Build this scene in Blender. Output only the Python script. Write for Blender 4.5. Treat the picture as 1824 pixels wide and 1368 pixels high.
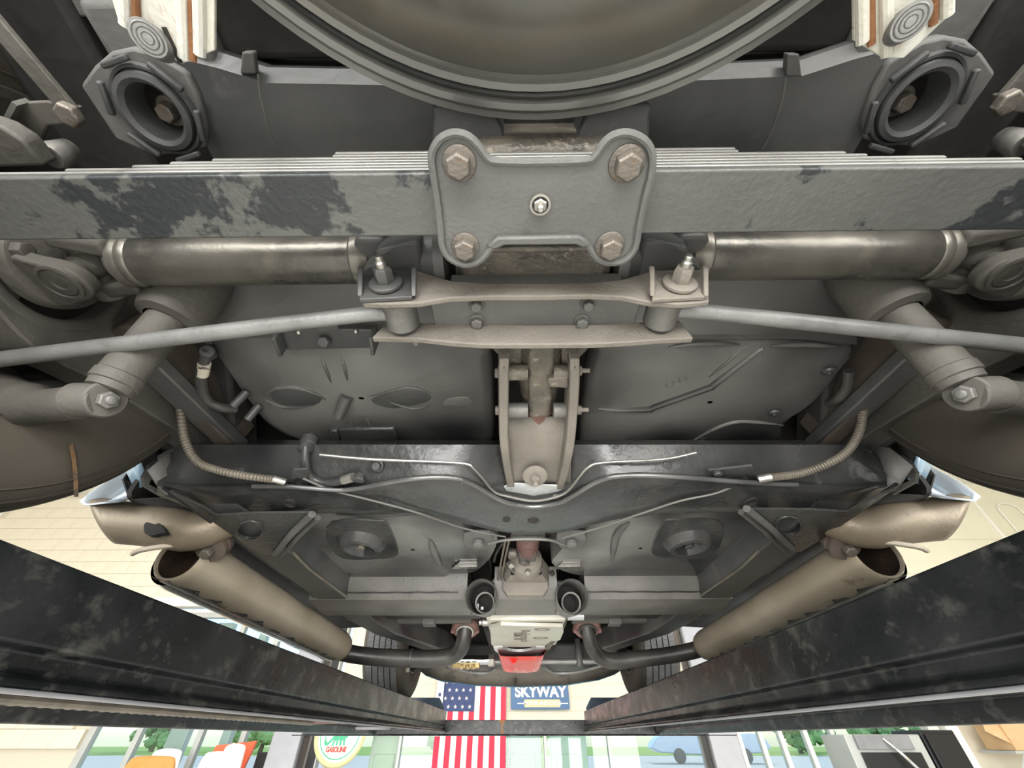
import bpy, bmesh, math, random
from mathutils import Vector as V, Matrix

# ------------------------------------------------------------------ camera, sky, lights, exposure
for o in list(bpy.data.objects): bpy.data.objects.remove(o)
S = bpy.context.scene
COL = S.collection
EYE = 1.6                                   # lens height above the shop floor
F = 685.0                                   # focal length in pixels of an 1824 px wide frame
P = math.atan(632 / F); cP, sP = math.cos(P), math.sin(P)
A = math.atan(10 * cP / F); ca, sa = math.cos(A), math.sin(A)
CX = -0.02
cam = bpy.data.cameras.new('camera'); camo = bpy.data.objects.new('camera', cam); COL.objects.link(camo)
cam.sensor_width = 36; cam.lens = F / 1824 * 36; cam.clip_start = 0.02; cam.clip_end = 400
camo.location = (CX, 0, EYE); camo.rotation_euler = (math.pi / 2 + P, 0, A)
S.camera = camo

W = bpy.data.worlds.new('sky'); S.world = W; W.use_nodes = True
wn = W.node_tree.nodes; bg = wn['Background']
sky = wn.new('ShaderNodeTexSky'); sky.sky_type = 'NISHITA'; sky.sun_disc = False
sky.sun_elevation = math.radians(48); sky.sun_rotation = math.radians(160)
W.node_tree.links.new(sky.outputs[0], bg.inputs[0]); bg.inputs[1].default_value = 0.22

def lamp(name, kind, loc, rot, energy, color=(1, 1, 1), size=(1, 1), angle=None):
    l = bpy.data.lights.new(name, kind); l.energy = energy; l.color = color
    if kind == 'AREA': l.shape = 'RECTANGLE'; l.size, l.size_y = size
    if angle: l.angle = angle
    o = bpy.data.objects.new(name, l); COL.objects.link(o); o.location = loc; o.rotation_euler = rot
    return o
lamp('sun', 'SUN', (0, 30, 40), (math.radians(42), 0, math.radians(160)), 1.7, (1, .95, .86), angle=.01)
R = math.radians
lamp('bay_door_daylight', 'AREA', (0, -3.6, 1.75), (R(90), 0, 0), 880, (1, .985, .96), (8, 3.4))
for i, x in enumerate((-4.6, 4.6)):
    lamp('ceiling_fill', 'AREA', (x, 0.5, 4.9), (0, 0, 0), 110, (1, .95, .86), (2.0, 9))  # unseen fill lamps, added to light the floor and its bounce
S.view_settings.view_transform = 'Standard'; S.view_settings.look = 'None'
S.view_settings.gamma = 1; S.view_settings.use_curve_mapping = False
S.view_settings.exposure = 0.55
S.cycles.use_denoising = True
S.cycles.max_bounces = 10; S.cycles.diffuse_bounces = 6; S.cycles.caustics_reflective = False; S.cycles.caustics_refractive = False

# ------------------------------------------------------------------ helpers
def U(px, py, Z=None, Y=None, X=None):
    """point of the car seen along a sight line, at a given height, distance or side"""
    u = (px - 912) / F; v = (684 - py) / F
    yc = cP - v * sP; z = sP + v * cP; x = u * ca - yc * sa; y = u * sa + yc * ca
    d = Z / z if Z is not None else (Y / y if Y is not None else (X - CX) / x)
    return V((x * d + CX, y * d, z * d))
def sm(pts, n=4, closed=True):
    """Catmull-Rom smoothing of a point list"""
    pts = [V(p) for p in pts]; out = []; N = len(pts)
    for i in range(N if closed else N - 1):
        g = (lambda k: pts[k % N]) if closed else (lambda k: pts[max(0, min(N - 1, k))])
        a, b, c, d = g(i - 1), g(i), g(i + 1), g(i + 2)
        for k in range(n):
            t = k / n
            out.append(.5 * ((2 * b) + (c - a) * t + (2 * a - 5 * b + 4 * c - d) * t * t + (3 * b - a - 3 * c + d) * t ** 3))
    if not closed: out.append(pts[-1])
    return out
def frame(ax):
    ax = V(ax).normalized(); t = V((0, 0, 1)) if abs(ax.z) < .9 else V((1, 0, 0))
    a = ax.cross(t).normalized(); b = ax.cross(a).normalized()
    return ax, a, b
class G:
    def __init__(s): s.v = []; s.f = []
    def add(s, vs, fs):
        n = len(s.v); s.v += [V(p) for p in vs]; s.f += [tuple(n + i for i in f) for f in fs]; return s
    def box(s, c, d, m=None):
        c = V(c); h = [k / 2 for k in d]; m = m or Matrix.Identity(3)
        vs = [c + m @ V((x * h[0], y * h[1], z * h[2])) for x in (-1, 1) for y in (-1, 1) for z in (-1, 1)]
        return s.add(vs, [(0, 1, 3, 2), (4, 6, 7, 5), (0, 4, 5, 1), (2, 3, 7, 6), (0, 2, 6, 4), (1, 5, 7, 3)])
    def bar(s, p, q, w, h, up=(0, 0, 1), w2=None, h2=None):
        p, q = V(p), V(q); ax = (q - p).normalized(); a = ax.cross(V(up)).normalized(); b = a.cross(ax).normalized()
        w2 = w2 or w; h2 = h2 or h
        vs = [o + a * (x * ww / 2) + b * (y * hh / 2) for o, ww, hh in ((p, w, h), (q, w2, h2)) for x, y in ((-1, -1), (1, -1), (1, 1), (-1, 1))]
        return s.add(vs, [(3, 2, 1, 0), (4, 5, 6, 7), (0, 1, 5, 4), (1, 2, 6, 5), (2, 3, 7, 6), (3, 0, 4, 7)])
    def tube(s, pts, r, n=14, cap=True, flat=None):
        pts = [V(p) for p in pts]; N = len(pts)
        rs = r if isinstance(r, (list, tuple)) else [r] * N
        T = [(pts[min(i + 1, N - 1)] - pts[max(i - 1, 0)]).normalized() for i in range(N)]
        _, a, _ = frame(T[0]); vs = []
        for i in range(N):
            a = (a - T[i] * a.dot(T[i])).normalized(); b = T[i].cross(a)
            for k in range(n):
                t = 2 * math.pi * k / n; q = a * math.cos(t) + b * math.sin(t)
                vs.append(pts[i] + q * rs[i])
        fs = [(i * n + k, i * n + (k + 1) % n, (i + 1) * n + (k + 1) % n, (i + 1) * n + k) for i in range(N - 1) for k in range(n)]
        if cap: fs += [tuple(range(n - 1, -1, -1)), tuple((N - 1) * n + k for k in range(n))]
        return s.add(vs, fs)
    def lathe(s, o, ax, prof, n=32, cap=True, sx=1, sy=1, a0=0):
        o = V(o); ax, a, b = frame(ax); vs = []; N = len(prof)
        for r, h in prof:
            for k in range(n):
                t = 2 * math.pi * k / n + a0
                vs.append(o + ax * h + a * (r * math.cos(t) * sx) + b * (r * math.sin(t) * sy))
        fs = [(i * n + k, i * n + (k + 1) % n, (i + 1) * n + (k + 1) % n, (i + 1) * n + k) for i in range(N - 1) for k in range(n)]
        if cap: fs += [tuple(range(n - 1, -1, -1)), tuple((N - 1) * n + k for k in range(n))]
        return s.add(vs, fs)
    def prism(s, pts, vec):
        n = len(pts); vec = V(vec); pts = [V(p) for p in pts]
        return s.add(pts + [p + vec for p in pts], [tuple(range(n)), tuple(range(2 * n - 1, n - 1, -1))] + [(i, (i + 1) % n, n + (i + 1) % n, n + i) for i in range(n)])
    def holed(s, outer, holes, vec):
        """plate with holes through it"""
        bm = bmesh.new(); vec = V(vec); loops = []
        for lp in [outer] + holes:
            vs = [bm.verts.new(V(p)) for p in lp]; loops.append(vs)
            for i in range(len(vs)): bm.edges.new((vs[i], vs[(i + 1) % len(vs)]))
        bmesh.ops.triangle_fill(bm, use_beauty=True, edges=bm.edges[:])
        bm.verts.index_update(); vs = [v.co.copy() for v in bm.verts]; fs = [tuple(v.index for v in f.verts) for f in bm.faces]
        n = len(vs); lp_i = [[v.index for v in l] for l in loops]; bm.free()
        s.add(vs + [p + vec for p in vs], fs + [tuple(n + i for i in reversed(f)) for f in fs] +
              [(l[i], l[(i + 1) % len(l)], n + l[(i + 1) % len(l)], n + l[i]) for l in lp_i for i in range(len(l))])
        return s
    def loft(s, rows, closed=False):
        n = len(rows[0]); vs = [p for r in rows for p in r]
        fs = [(i * n + k, i * n + k + 1, (i + 1) * n + k + 1, (i + 1) * n + k) for i in range(len(rows) - 1) for k in range(n - 1)]
        if closed: fs += [(i * n + n - 1, i * n, (i + 1) * n, (i + 1) * n + n - 1) for i in range(len(rows) - 1)]
        return s.add(vs, fs)
    def hexa(s, o, ax, r, h, washer=0, dome=.15):
        o = V(o); a = V(ax).normalized()
        if washer: s.lathe(o, a, [(washer, 0), (washer, h * .16), (washer * .93, h * .22)], 24); o = o + a * h * .18
        return s.lathe(o, a, [(r, 0), (r, h * (1 - dome)), (r * .86, h)], 6)
    def ball(s, c, r, n=12, sz=1):
        return s.lathe(c, (0, 0, 1), [(max(1e-4, r * math.sin(math.pi * i / n)), -r * sz * math.cos(math.pi * i / n)) for i in range(n + 1)], n * 2, False)
    def mir(s):
        g = G(); g.v = [V((-p.x, p.y, p.z)) for p in s.v]; g.f = [tuple(reversed(f)) for f in s.f]; return g
    def join(s, o): return s.add(o.v, o.f)

WL = {}
def props(o, label=None, cat=None, group=None, kind=None):
    if label: o['label'] = label
    if cat: o['category'] = cat
    if group: o['group'] = group
    if kind: o['kind'] = kind
def thing(name, label, cat, loc, group=None, kind=None):
    o = bpy.data.objects.new(name, None); COL.objects.link(o); o.empty_display_size = .1
    o.location = V(loc) + V((0, 0, EYE)); WL[o.name] = o.location.copy(); props(o, label, cat, group, kind); return o
def build(name, g, mat, parent=None, label=None, bevel=0, smooth=35, cat=None, group=None, kind=None, solid=0, base=False, sub=0, segs=2):
    me = bpy.data.meshes.new(name)
    lo = V((min(p.x for p in g.v), min(p.y for p in g.v), min(p.z for p in g.v))); hi = V((max(p.x for p in g.v), max(p.y for p in g.v), max(p.z for p in g.v)))
    c = (lo + hi) / 2
    if parent is None: c.z = lo.z
    bm = bmesh.new(); vs = [bm.verts.new(p - c) for p in g.v]
    for f in g.f:
        if len(set(f)) > 2:
            try: bm.faces.new([vs[i] for i in f])
            except ValueError: pass
    bmesh.ops.recalc_face_normals(bm, faces=bm.faces[:])
    bm.to_mesh(me); bm.free()
    for pl in me.polygons: pl.use_smooth = True
    if smooth: me.set_sharp_from_angle(angle=R(smooth))
    for m in (mat if isinstance(mat, (list, tuple)) else [mat]): me.materials.append(m)
    o = bpy.data.objects.new(name, me); COL.objects.link(o)
    w = c + V((0, 0, EYE)); WL[o.name] = w
    if parent: o.parent = parent; o.location = w - WL[parent.name]
    else: o.location = w
    if solid: m = o.modifiers.new('s', 'SOLIDIFY'); m.thickness = solid; m.offset = 0
    if bevel: m = o.modifiers.new('b', 'BEVEL'); m.width = bevel; m.segments = segs; m.limit_method = 'ANGLE'; m.angle_limit = R(40); m.harden_normals = False
    if sub: m = o.modifiers.new('u', 'SUBSURF'); m.levels = m.render_levels = sub
    props(o, label, cat, group, kind); return o
def pair(name, g, mat, parent, labels=None, **k):
    """the same part on the left and on the right of the car; parent may be a pair too"""
    p = parent if isinstance(parent, tuple) else (parent, parent); lb = labels or (None, None)
    return (build(name, g, mat, p[0], lb[0], **k), build(name, g.mir(), mat, p[1], lb[1], **k))
def text(name, body, size, mat, o, xd, yd, depth, parent, bold=0, align='CENTER', sx=1):
    cu = bpy.data.curves.new(name, 'FONT'); cu.body = body; cu.size = size; cu.extrude = depth; cu.align_x = align; cu.align_y = 'CENTER'; cu.offset = bold
    t = bpy.data.objects.new(name + '_t', cu); COL.objects.link(t)
    dg = bpy.context.evaluated_depsgraph_get(); me = bpy.data.meshes.new_from_object(t.evaluated_get(dg))
    bpy.data.objects.remove(t); me.materials.clear(); me.materials.append(mat)
    xd = V(xd).normalized(); yd = V(yd).normalized(); zd = xd.cross(yd)
    for v in me.vertices: v.co = xd * (v.co.x * sx) + yd * v.co.y + zd * v.co.z
    ob = bpy.data.objects.new(name, me); COL.objects.link(ob); w = V(o) + V((0, 0, EYE)); WL[ob.name] = w
    ob.parent = parent; ob.location = w - WL[parent.name]; return ob

# ------------------------------------------------------------------ materials
def mat(name, c1, c2=None, c3=None, scale=6, rough=(.4, .6), metal=0, bump=.15, bscale=60, p3=.55, edge=.08, coat=0, detail=5, spec=.5, stretch=(1, 1, 1), vor=0):
    m = bpy.data.materials.new(name); m.use_nodes = True; nt = m.node_tree; n = nt.nodes; L = nt.links.new
    b = n['Principled BSDF']; c2 = c2 or c1
    tc = n.new('ShaderNodeTexCoord'); mp = n.new('ShaderNodeMapping'); L(tc.outputs['Object'], mp.inputs[0]); mp.inputs['Scale'].default_value = stretch
    n1 = n.new('ShaderNodeTexNoise'); n1.inputs['Scale'].default_value = scale; n1.inputs['Detail'].default_value = detail; L(mp.outputs[0], n1.inputs[0])
    r1 = n.new('ShaderNodeValToRGB'); r1.color_ramp.interpolation = 'EASE'; r1.color_ramp.elements[0].position = .30; r1.color_ramp.elements[1].position = .70
    r1.color_ramp.elements[0].color = (*c1, 1); r1.color_ramp.elements[1].color = (*c2, 1); L(n1.outputs[0], r1.inputs[0])
    out = r1.outputs[0]
    if c3:
        n2 = n.new('ShaderNodeTexNoise'); n2.inputs['Scale'].default_value = scale * 2.3; n2.inputs['Detail'].default_value = 9; n2.inputs['Roughness'].default_value = .65
        mp2 = n.new('ShaderNodeMapping'); mp2.inputs['Location'].default_value = (3.1, 1.7, 5.2); mp2.inputs['Scale'].default_value = stretch; L(tc.outputs['Object'], mp2.inputs[0]); L(mp2.outputs[0], n2.inputs[0])
        r2 = n.new('ShaderNodeValToRGB'); r2.color_ramp.elements[0].position = p3; r2.color_ramp.elements[1].position = p3 + edge; L(n2.outputs[0], r2.inputs[0])
        mx = n.new('ShaderNodeMixRGB'); mx.inputs[2].default_value = (*c3, 1); L(r2.outputs[0], mx.inputs[0]); L(out, mx.inputs[1]); out = mx.outputs[0]
    L(out, b.inputs['Base Color'])
    rr = n.new('ShaderNodeMapRange'); rr.inputs[3].default_value, rr.inputs[4].default_value = rough; rr.inputs[1].default_value = .3; rr.inputs[2].default_value = .7
    L(n1.outputs[0], rr.inputs[0]); L(rr.outputs[0], b.inputs['Roughness'])
    b.inputs['Metallic'].default_value = metal; b.inputs['Specular IOR Level'].default_value = spec
    if coat: b.inputs['Coat Weight'].default_value = coat; b.inputs['Coat Roughness'].default_value = .1
    if bump:
        n3 = n.new('ShaderNodeTexNoise'); n3.inputs['Scale'].default_value = bscale; n3.inputs['Detail'].default_value = 4; L(tc.outputs['Object'], n3.inputs[0])
        bp = n.new('ShaderNodeBump'); bp.inputs['Strength'].default_value = bump; bp.inputs['Distance'].default_value = .004; L(n3.outputs[0], bp.inputs['Height']); L(bp.outputs[0], b.inputs['Normal'])
    return m
def glassm(name, tint=(.9, .97, .95)):
    m = bpy.data.materials.new(name); m.use_nodes = True; n = m.node_tree.nodes; L = m.node_tree.links.new
    n.remove(n['Principled BSDF']); t = n.new('ShaderNodeBsdfTransparent'); t.inputs[0].default_value = (*tint, 1)
    g = n.new('ShaderNodeBsdfGlossy'); g.inputs['Roughness'].default_value = .02; f = n.new('ShaderNodeFresnel'); f.inputs[0].default_value = 1.35
    x = n.new('ShaderNodeMixShader'); L(f.outputs[0], x.inputs[0]); L(t.outputs[0], x.inputs[1]); L(g.outputs[0], x.inputs[2]); L(x.outputs[0], n['Material Output'].inputs[0]); return m

M_black = mat('satin_black_paint', (.032, .033, .033), (.10, .10, .096), (.15, .14, .13), 5, (.26, .48), .0, .08, 90, .60, .2)
M_gloss = mat('glossy_black_undercoat', (.018, .019, .02), (.075, .075, .072), (.19, .18, .16), 5, (.11, .32), 0, .22, 90, .66, .14)
M_spray = mat('sprayed_satin_black', (.022, .023, .024), (.185, .181, .168), None, 4.2, (.16, .34), 0, .06, 120, detail=1.5)
M_spring = mat('worn_grey_spring_paint', (.105, .107, .10), (.145, .146, .136), (.04, .044, .046), 3.2, (.34, .5), .1, .25, 160, .53, .025)
M_leafedge = mat('bare_worn_leaf_edge', (.36, .355, .33), (.5, .49, .46), (.16, .155, .145), 8, (.3, .45), .5, .1, 200, .6, .1, stretch=(1, 8, 8))
M_steel = mat('dusty_grey_steel', (.13, .128, .12), (.2, .195, .18), (.30, .275, .235), 9, (.36, .6), .3, .15, 160, .6, .2)
M_plate = mat('grey_plate_paint', (.125, .128, .122), (.165, .165, .155), (.09, .085, .075), 12, (.42, .58), .15, .2, 220, .62, .2)
M_dust = mat('dust_covered_casting', (.17, .153, .13), (.24, .217, .185), (.12, .112, .10), 10, (.6, .8), 0, .35, 200, .6, .2)
M_oily = mat('oily_casting', (.10, .09, .075), (.17, .15, .12), (.33, .29, .23), 25, (.22, .45), .1, .5, 160, .58, .12)
M_rustbolt = mat('rusty_bolt_steel', (.15, .138, .122), (.22, .195, .165), (.30, .165, .08), 40, (.35, .6), .5, .3, 300, .60, .1)
M_zinc = mat('bright_fastener_steel', (.42, .40, .36), (.55, .53, .48), None, 30, (.28, .45), .85, .2, 200)
M_rod = mat('grey_rod_paint', (.22, .222, .215), (.3, .3, .29), (.15, .145, .135), 12, (.3, .5), .35, .2, 150, .6, .15)
M_shaft = mat('painted_shaft_tube', (.045, .045, .043), (.22, .205, .175), (.28, .25, .20), 7, (.2, .36), .5, .08, 150, .6, .2)
M_axle = mat('dusty_axle_casting', (.066, .062, .054), (.115, .107, .092), (.15, .11, .075), 8, (.5, .75), 0, .3, 120, .66, .2)
M_dark = mat('dark_metal_and_cavity_shade', (.016, .015, .014), (.035, .032, .029), (.05, .038, .03), 6, (.6, .85), 0, .3, 60, .6, .2)
M_darkpad = mat('matt_grey_undercoat', (.08, .08, .077), (.14, .138, .13), (.16, .15, .14), 11, (.45, .7), 0, .2, 130, .64, .2)
M_tyre = mat('dusty_tyre_rubber', (.062, .053, .043), (.105, .09, .072), (.19, .115, .06), 3, (.55, .75), 0, .12, 200, .68, .1)
M_tread = mat('grey_tread_rubber', (.10, .10, .098), (.15, .15, .147), None, 14, (.5, .7), 0, .1, 200)
M_rubber = mat('black_rubber', (.04, .041, .042), (.07, .07, .07), (.13, .125, .12), 14, (.5, .7), 0, .15, 160, .62, .2)
M_tub = mat('spare_tub_paint', (.115, .119, .116), (.235, .235, .222), None, 3.0, (.16, .30), .35, .03, 120, detail=2)
def dirt_ring(m, col, r0, r1):
    nt = m.node_tree; n = nt.nodes; L = nt.links.new; b = n['Principled BSDF']
    old = b.inputs['Base Color'].links[0].from_socket
    tc = n.new('ShaderNodeTexCoord'); ln = n.new('ShaderNodeVectorMath'); ln.operation = 'LENGTH'; L(tc.outputs['Object'], ln.inputs[0])
    nz = n.new('ShaderNodeTexNoise'); nz.inputs['Scale'].default_value = 5; nz.inputs['Detail'].default_value = 6; L(tc.outputs['Object'], nz.inputs[0])
    ad = n.new('ShaderNodeMath'); ad.operation = 'MULTIPLY_ADD'; ad.inputs[1].default_value = .10; L(nz.outputs[0], ad.inputs[0]); L(ln.outputs['Value'], ad.inputs[2])
    rp = n.new('ShaderNodeValToRGB'); e = rp.color_ramp.elements; e[0].position = r0 + .04; e[0].color = (0, 0, 0, 1); e[1].position = r1 + .05; e[1].color = (.6, .6, .6, 1); q = e.new(r1 + .075); q.color = (.1, .1, .1, 1)
    L(ad.outputs[0], rp.inputs[0]); mx = n.new('ShaderNodeMixRGB'); mx.inputs[2].default_value = (*col, 1); L(rp.outputs[0], mx.inputs[0]); L(old, mx.inputs[1]); L(mx.outputs[0], b.inputs['Base Color'])
dirt_ring(M_tub, (.20, .165, .115), .262, .298)
M_white = mat('white_painted_strap', (.72, .70, .60), (.80, .79, .73), (.42, .20, .08), 16, (.4, .6), .1, .2, 200, .60, .1, stretch=(2.5, .5, .5))
M_rust = mat('rust', (.23, .10, .045), (.36, .17, .07), (.1, .05, .03), 30, (.6, .9), .1, .4, 250, .55, .15)
M_outlet = mat('brown_outlet_steel', (.22, .175, .125), (.33, .275, .20), (.13, .10, .07), 8, (.35, .55), .3, .15, 150, .6, .2)
M_tan = mat('heat_tanned_pipe', (.50, .43, .32), (.66, .585, .465), (.22, .175, .12), 8, (.35, .55), .25, .15, 150, .63, .12, stretch=(1, .6, 1))
M_palechrome = mat('pale_polished_edge', (.62, .72, .8), (.8, .86, .9), None, 9, (.12, .22), .25, 0, coat=.5)
M_chrome = mat('chrome', (.75, .77, .8), None, None, 5, (.04, .1), 1, 0)
M_pipe = mat('black_head_pipe', (.03, .029, .028), (.07, .065, .06), None, 9, (.28, .45), .2, .15, 120)
M_alu = mat('cast_aluminium', (.52, .50, .43), (.6, .58, .51), None, 9, (.35, .5), .35, .1, 200)
M_alub = mat('galvanised_collar', (.55, .58, .58), (.74, .76, .75), (.45, .46, .45), 30, (.25, .4), .15, .1, 100, .58, .1)
M_red = mat('red_enamel', (.72, .018, .012), (.78, .022, .015), None, 8, (.2, .28), 0, 0)
M_redox = mat('red_oxide_cast', (.14, .07, .062), (.21, .115, .10), (.10, .065, .055), 20, (.5, .7), .1, .35, 160)
M_lift = mat('scuffed_lift_paint', (.007, .0085, .0095), (.02, .022, .023), (.105, .102, .09), 13, (.2, .4), .1, .15, 110, .52, .26, stretch=(1, .7, 1), detail=8, spec=.35)
M_lift2 = mat('grey_lift_paint', (.20, .2, .21), (.25, .25, .26), None, 6, (.35, .5), .1, .05)
M_liftblue = mat('dark_blue_stop_paint', (.028, .05, .075), (.05, .085, .12), None, 5, (.25, .4), .1, .05)
M_blue = mat('pale_blue_body_paint', (.30, .47, .60), (.36, .53, .66), None, 4, (.12, .2), 0, 0, coat=.6)
M_deepblue = mat('deep_blue_body_paint', (.02, .10, .17), (.03, .13, .2), None, 4, (.12, .2), 0, 0, coat=.6)
M_brass = mat('brass_fitting', (.5, .38, .16), (.62, .5, .25), None, 20, (.25, .4), .9, .1)
M_hose = mat('black_hose', (.055, .053, .05), (.085, .08, .075), None, 20, (.4, .55), 0, .1)
M_coil = mat('dusty_armoured_hose', (.145, .128, .103), (.21, .187, .15), None, 20, (.45, .6), .3, .1)
M_line = mat('bright_brake_line', (.24, .23, .215), (.34, .33, .31), None, 20, (.22, .38), .7, .1)
M_bush = mat('brown_rubber_bush', (.11, .085, .07), (.18, .145, .12), None, 20, (.4, .6), .1, .2)
M_lipm = mat('glossy_lip_highlight', (.10, .10, .098), (.16, .16, .155), None, 12, (.12, .25), .4, .05)  # glossy lip, its highlight also put into the lighter colour
M_tanrust = mat('dry_rust_stain', (.20, .12, .06), (.27, .16, .08), (.10, .08, .06), 40, (.7, .8), 0, .2, 200, .5, .1)
M_mouth = mat('sooty_rust', (.03, .022, .017), (.07, .045, .03), (.24, .11, .04), 18, (.5, .7), 0, .3, 120, .6, .06)
M_xm = mat('dusty_cross_member', (.11, .106, .097), (.175, .166, .15), (.05, .05, .048), 8, (.35, .55), 0, .3, 160, .62, .2)
M_saw = mat('sawn_round_steel', (.17, .17, .165), (.26, .26, .25), None, 30, (.4, .6), .4, .2, 300)
M_paper = mat('cream_paper_label', (.75, .70, .58), None, None, 5, (.6, .7), 0, 0)
M_ink = mat('black_ink', (.03, .03, .03), None, None, 5, (.6, .7), 0, 0)
M_block = mat('cream_block_paint', (.67, .615, .50), (.70, .645, .53), None, 5, (.6, .75), 0, .2, 60)
M_mortar = mat('cream_mortar', (.60, .55, .445), None, None, 5, (.8, .9), 0, .1)
M_cream = mat('cream_wall_paint', (.66, .63, .51), (.69, .66, .54), None, 3, (.55, .7), 0, .03)
M_whitewall = mat('white_wall_paint', (.84, .85, .83), (.87, .88, .86), None, 3, (.5, .65), 0, .05)
M_trimw = mat('white_trim_paint', (.74, .73, .67), None, None, 3, (.35, .5), 0, 0)
M_greyf = mat('grey_door_frame', (.42, .43, .41), (.46, .47, .45), None, 3, (.35, .5), .2, 0)
M_blackf = mat('black_window_frame', (.015, .015, .016), None, None, 3, (.3, .4), .2, 0)
M_floor = mat('pale_epoxy_floor', (.54, .53, .50), (.60, .59, .56), (.47, .46, .44), 1.2, (.25, .45), 0, .05, 40, .62, .2)
M_grass = mat('mown_grass', (.20, .33, .06), (.30, .43, .09), None, 20, (.8, .9), 0, .2)
M_road = mat('pale_road', (.46, .455, .44), (.52, .51, .49), None, 3, (.8, .9), 0, .1)
M_leaf = mat('tree_foliage', (.10, .24, .07), (.28, .44, .18), None, 4, (.7, .9), 0, .3, 20)
M_bark = mat('bark', (.12, .09, .06), (.18, .14, .1), None, 8, (.8, .9), 0, .3)
M_glass = glassm('clear_glass')

# ------------------------------------------------------------------ the building
YW = 7.0
def struct(name, g, m, **k): return build(name, g, m, kind='structure', **k)
struct('floor', G().box((0, .2, -EYE - .05), (20, 14.4, .1)), M_floor)
struct('ceiling', G().box((0, 1.7, 3.65), (20, 11.4, .1)), M_trimw)
struct('wall_left', G().box((-10.05, 1.7, 1.0), (.1, 11.4, 5.2)), M_whitewall)
struct('wall_right', G().box((10.05, 1.7, 1.0), (.1, 11.4, 5.2)), M_cream)

# front wall: blockwork, beam, storefront openings
wf = struct('wall_front', G().box((0, YW + .16, 2.7), (20, .12, 2.0)).box((-7.95, YW + .16, .05), (4.1, .12, 3.3)).box((7.9, YW + .16, .05), (4.2, .12, 3.3)), M_mortar)
bme = None
def block(x, z, w=.392, h=.192):
    global bme
    if bme is None:
        o = build('concrete_block', G().box((0, 0, 0), (.3965, .12, .1965)), M_block, wf, bevel=.003); bme = o
    else:
        o = bme.copy(); COL.objects.link(o)
    o.location = V((x, YW + .10, z + EYE)) - WL[wf.name]
n = 0
for r in range(0, 10):
    z = 1.80 + r * .2
    for c in range(0, 22):
        x = -9.8 + c * .4 + (.2 if r % 2 else 0)
        # only where the car and the runways leave the wall in sight
        if x < -1.9 - (z - 1.7) * 3.2 and z < 3.5: block(x, z)
for r in range(0, 9):
    for c in range(0, 6):
        z = 1.6 - r * .2; x = -6.15 - c * .4 - (.2 if r % 2 else 0)
        if z < .25: block(x, z)
struct('trim_1', G().box((-2.5, YW + .02, 1.64), (6.9, .2, .14)).box((-4.2, YW + .06, 1.52), (3.0, .1, .05)), M_trimw, bevel=.01)
struct('trim_2', G().box((5.2, YW + .02, 1.64), (3.2, .2, .14)), M_trimw, bevel=.01)
# plain painted wall on the right, with raised vertical strips
wr = build('trim_3', G().box((6.2, YW - .03, 2.7), (7.6, .26, 1.98)), M_cream, kind='structure')
for x, z0, z1 in ((8.47, 1.75, 3.6), (6.35, 1.75, 3.6), (5.05, 1.75, 2.35)):
    build('wall_strip', G().box((x, YW - .18, (z0 + z1) / 2), (.05, .05, z1 - z0)), M_trimw, wr, bevel=.01)
for z in (2.0, 2.55):
    build('panel_joint', G().box((6.4, YW - .162, z), (7.2, .012, .012)), M_mortar, wr)
cd = thing('electrical_conduit', 'thin cream U-bent conduit loop on the cream wall at the right edge', 'conduit', (9.0, YW - .18, 2.4))
build('conduit_tube', G().tube(sm([(8.8, YW - .18, 2.4), (8.8, YW - .18, 3.0), (8.86, YW - .18, 3.16), (9.0, YW - .18, 3.2), (9.14, YW - .18, 3.16), (9.2, YW - .18, 3.0), (9.2, YW - .18, 2.4)], 4, False), .014, 8), M_trimw, cd)

def window(n, x0, x1, z0, z1, bars, m, fw=.06, yy=YW + .08, hor=()):
    g = G()
    for x in [x0, x1]: g.box((x, yy, (z0 + z1) / 2), (fw, .1, z1 - z0))
    for z in (z0 + fw / 2, z1 - fw / 2): g.box(((x0 + x1) / 2, yy, z), (x1 - x0, .1, fw))
    o = build('window_%d' % n, g, m, kind='structure', bevel=.006)
    for x in bars: build('mullion', G().box((x, yy, (z0 + z1) / 2), (fw * .8, .09, z1 - z0 - fw)), m, o, bevel=.005)
    for z in hor: build('transom', G().box(((x0 + x1) / 2, yy, z), (x1 - x0 - fw, .08, fw * .8)), m, o, bevel=.005)
    xs = [x0] + list(bars) + [x1]
    for a, b in zip(xs, xs[1:]):
        build('pane', G().box(((a + b) / 2, yy + .01, (z0 + z1) / 2), (b - a - .01, .008, z1 - z0 - .02)), M_glass, o)
    return o
window(1, -5.85, -2.8, -1.6, 1.52, (-5.2, -4.35, -3.75), M_greyf, .09, hor=(.55,))
window(2, -2.55, 2.45, -1.6, .12, (-1.6, -.78, .35, 1.2), M_greyf, .05)
window(3, 2.95, 5.55, -1.6, .55, (3.25, 3.52, 3.86, 4.22), M_trimw, .07)
for i, x in ((4, -2.72), (5, 2.52)):
    g = G().box((x, YW + .03, 0), (.11, .16, 3.3)); o = struct('trim_%d' % i, g, M_blackf, bevel=.006)
    for s in (-1, 1): build('gasket_strip', G().box((x + s * .068, YW + .03, 0), (.022, .12, 3.3)), M_greyf, o)
# centre wall of horizontal siding boards above the glazed doors
wc = struct('wall_centre', G().box((-.05, YW + .16, .92), (5.1, .1, 1.56)), M_mortar)
for k in range(9):
    g = G().box((0, 0, 0), (5.06, .03, .15), Matrix.Rotation(R(6), 3, 'X'))
    for i in range(len(g.v)): g.v[i] += V((-.05, YW + .1, .21 + k * .152))
    build('siding_board', g, M_cream, wc)
wb = struct('wall_back_corner', G().box((1.95, YW + .05, .55), (.62, .04, .75)), mat('tan_panel', (.62, .47, .36), (.68, .53, .42), None, 3, (.6, .7), 0, 0))
wb.name = 'trim_6'

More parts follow.
